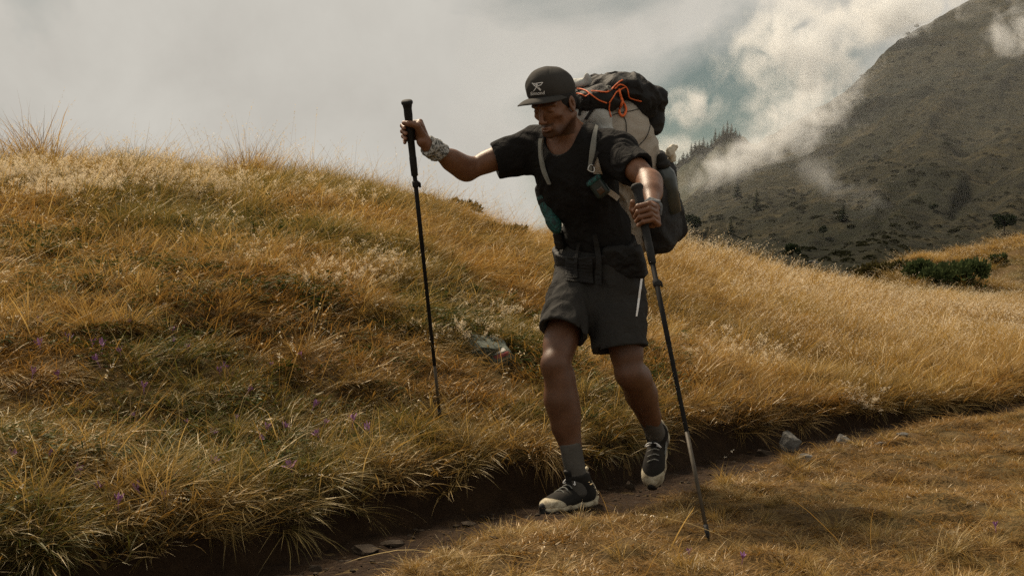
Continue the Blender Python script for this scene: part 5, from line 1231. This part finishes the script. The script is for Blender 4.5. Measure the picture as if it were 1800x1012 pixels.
for i, (px, py, h_, r_w, lab, kd) in enumerate([(1393, 468, 44, 11, 'lone slender tree with bare trunk at the mountain foot beyond the grass', 'b'), (1765, 412, 34, 17, 'dark round tree near the right edge on the lower mountain side', 'b'), (1447, 418, 22, 8, 'small dark tree on the mountain foot above the pale boulder', 'b'), (1482, 388, 32, 12, 'dark tree standing in the gully of the lower mountain side', 'c'), (1640, 372, 12, 7, 'small shrub-like tree in the middle of the mountain side', 'b'), (1330, 372, 40, 13, 'dark conifer on the wooded lower flank right of the backpack', 'c'), (1296, 350, 44, 12, 'tall dark conifer on the flank nearest the mist', 'c'), (1225, 410, 30, 14, 'dark bushy tree on the lower flank beside the backpack', 'b'), (1285, 410, 26, 10, 'dark conifer low on the flank just above the golden grass', 'c'), (1597, 66, 9, 4, 'tiny tree on the ridge, lower of the two', 'b'), (1612, 52, 10, 4, 'tiny tree on the ridge, upper of the two', 'b')]):
    c = mountain_at(px, py); k = c[1]/FOC; (broad if kd == 'b' else conifer)('tree' if kd == 'b' else 'conifer', c, h_*k, r_w*k, lab, 300+i)
# scrub on the mountain: stuff
def scrub_src(seed):
    q = np.random.RandomState(seed); V, F, T, R = [], [], [], []
    for i in range(120):
        d = unit(q.randn(3)); d[2] = abs(d[2])*0.8; p = d*(0.7+0.3*q.rand()); e = unit(np.cross(d, q.randn(3))); u_ = unit(d+q.randn(3)*0.5); b = len(V); V += [p-e*0.16, p+u_*0.3, p+e*0.16]; F.append((b, b+1, b+2)); T += [0.5]*3; R += [q.rand()]*3
    return V, F, T, R
M_SCRUB = leaf_mat('scrub_leaves', (0.014, 0.016, 0.008), (0.040, 0.038, 0.018), 0.1, 0.4)
C_SCRUB = make_coll('scrub', [scrub_src(s) for s in range(4)], M_SCRUB)
q = np.random.RandomState(5); sp_ = []; ssz = []
for i in range(11000):
    px = 1150+q.rand()**0.9*700; v_ = q.rand()**0.8
    x_, y_, z_ = mountain_point(np.array(px), np.array(v_)); sy = 506-(z_-CAMZ)/y_*FOC
    dens = 0.16+1.3*max(0, float(fbm2(np.array(x_*0.02+5), np.array(y_*0.02), 3)))*sstep(1480, 1250, px+0.5*(sy-300))*sstep(200, 300, sy)+0.4*max(0, float(fbm2(np.array(x_*0.03), np.array(y_*0.03), 3)))
    if q.rand() < dens*0.8: sp_.append((float(x_), float(y_), float(z_))); ssz.append((0.18+0.75*q.rand()**4)*(y_/220)**0.6)
sp_ = np.array(sp_); ssz = np.array(ssz); n = len(sp_)
scatter('mountain_scrub', sp_, q.randint(0, 4, n), np.stack([np.zeros(n), np.zeros(n), q.rand(n)*6.28], -1), np.stack([ssz, ssz, ssz*0.8], -1), q.rand(n), np.zeros(n), C_SCRUB, 'dark scrub dotted over the mountain side')

# ------------------------------------------------------------------ cloud and mist: closed lumps of vapour
def vapour(name, dens, nscale, seed, soft=0.55, wisp=1.0):
    m = bpy.data.materials.new(name); m.use_nodes = True; t = m.node_tree; t.nodes.clear(); o = N(t, 'ShaderNodeOutputMaterial')
    tc_ = N(t, 'ShaderNodeTexCoord'); ln = N(t, 'ShaderNodeVectorMath', operation='LENGTH'); L(t, tc_.outputs['Object'], ln.inputs[0])
    fall = N(t, 'ShaderNodeMapRange', interpolation_type='SMOOTHSTEP'); fall.inputs['From Min'].default_value = 1.0; fall.inputs['From Max'].default_value = 1.0-soft; L(t, ln.outputs['Value'], fall.inputs['Value'])
    nz = noise(t, pos(t), nscale, 5, 0.58, 0.6, (seed*7.1, seed*3.3, seed*1.7))
    a = math_(t, 'ADD', math_(t, 'MULTIPLY', fall.outputs[0], 1.0), math_(t, 'MULTIPLY', math_(t, 'SUBTRACT', nz, 0.5), 3.0*wisp))
    a = math_(t, 'SUBTRACT', a, 0.45); a = math_(t, 'MULTIPLY', a, fall.outputs[0]); a = math_(t, 'MAXIMUM', a, 0.0); a = math_(t, 'MULTIPLY', a, dens)
    v = N(t, 'ShaderNodeVolumePrincipled'); v.inputs['Color'].default_value = (0.968, 0.982, 0.995, 1); v.inputs['Anisotropy'].default_value = 0.25; L(t, a, v.inputs['Density']); L(t, v.outputs[0], o.inputs['Volume']); return m
def cloud(name, px, py, d, rx, ry, dz, dens, ns, seed, soft=0.6, wisp=1.0, roll=0.0):
    v, f = ICO3; vv = v*(1+0.0*vn3(v*2.2+seed)[:, None])
    o = mesh_obj(name, vv, f, vapour(name, dens, ns, seed, soft, wisp), None); o.location = Vector(P(px, py, d)); k = d/FOC; o.scale = (rx*k, dz, ry*k); o.rotation_euler = (0, -roll, 0); tag(o, None, None, None, 'stuff'); return o
CLOUDS = [('cloud', 1405, 95, 470, 230, 190, 36, 0.22, 0.085, 1, 1., 1.35, 0), ('cloud', 1560, 20, 620, 220, 100, 36, 0.20, 0.06, 2, .9, 1.2, .2), ('cloud', 1400, 205, 400, 200, 120, 22, 0.20, 0.12, 3, 1., 1.4, .5),
          ('mist', 1285, 285, 330, 175, 60, 13, 0.20, 0.13, 4, .95, 1.4, .38), ('mist', 1465, 320, 200, 150, 60, 7, 0.09, 0.20, 5, 1., 1.5, -.5), ('mist', 1790, 60, 480, 95, 100, 16, 0.14, 0.11, 6, 1., 1.5, 0), ('cloud', 1215, 190, 700, 110, 70, 30, 0.10, 0.07, 7, .95, 1.5, .2), ('cloud', 1190, 265, 900, 120, 55, 40, 0.06, 0.05, 8, .9, 1.2, 0)]
for c_ in CLOUDS: cloud(*c_)
# thin even mist filling the valley in front of the mountain
mv_, mf_ = ICO4
mm_ = bpy.data.materials.new('valley_mist'); mm_.use_nodes = True; t = mm_.node_tree; t.nodes.clear(); o = N(t, 'ShaderNodeOutputMaterial'); v = N(t, 'ShaderNodeVolumePrincipled')
v.inputs['Color'].default_value = (0.93, 0.95, 0.95, 1); v.inputs['Density'].default_value = 0.0003; v.inputs['Anisotropy'].default_value = 0.1; L(t, v.outputs[0], o.inputs['Volume'])
mo_ = mesh_obj('mist', mv_, mf_, mm_, None); mo_.location = Vector(P(1480, 250, 340)); mo_.scale = (105, 215, 95); tag(mo_, None, None, None, 'stuff')
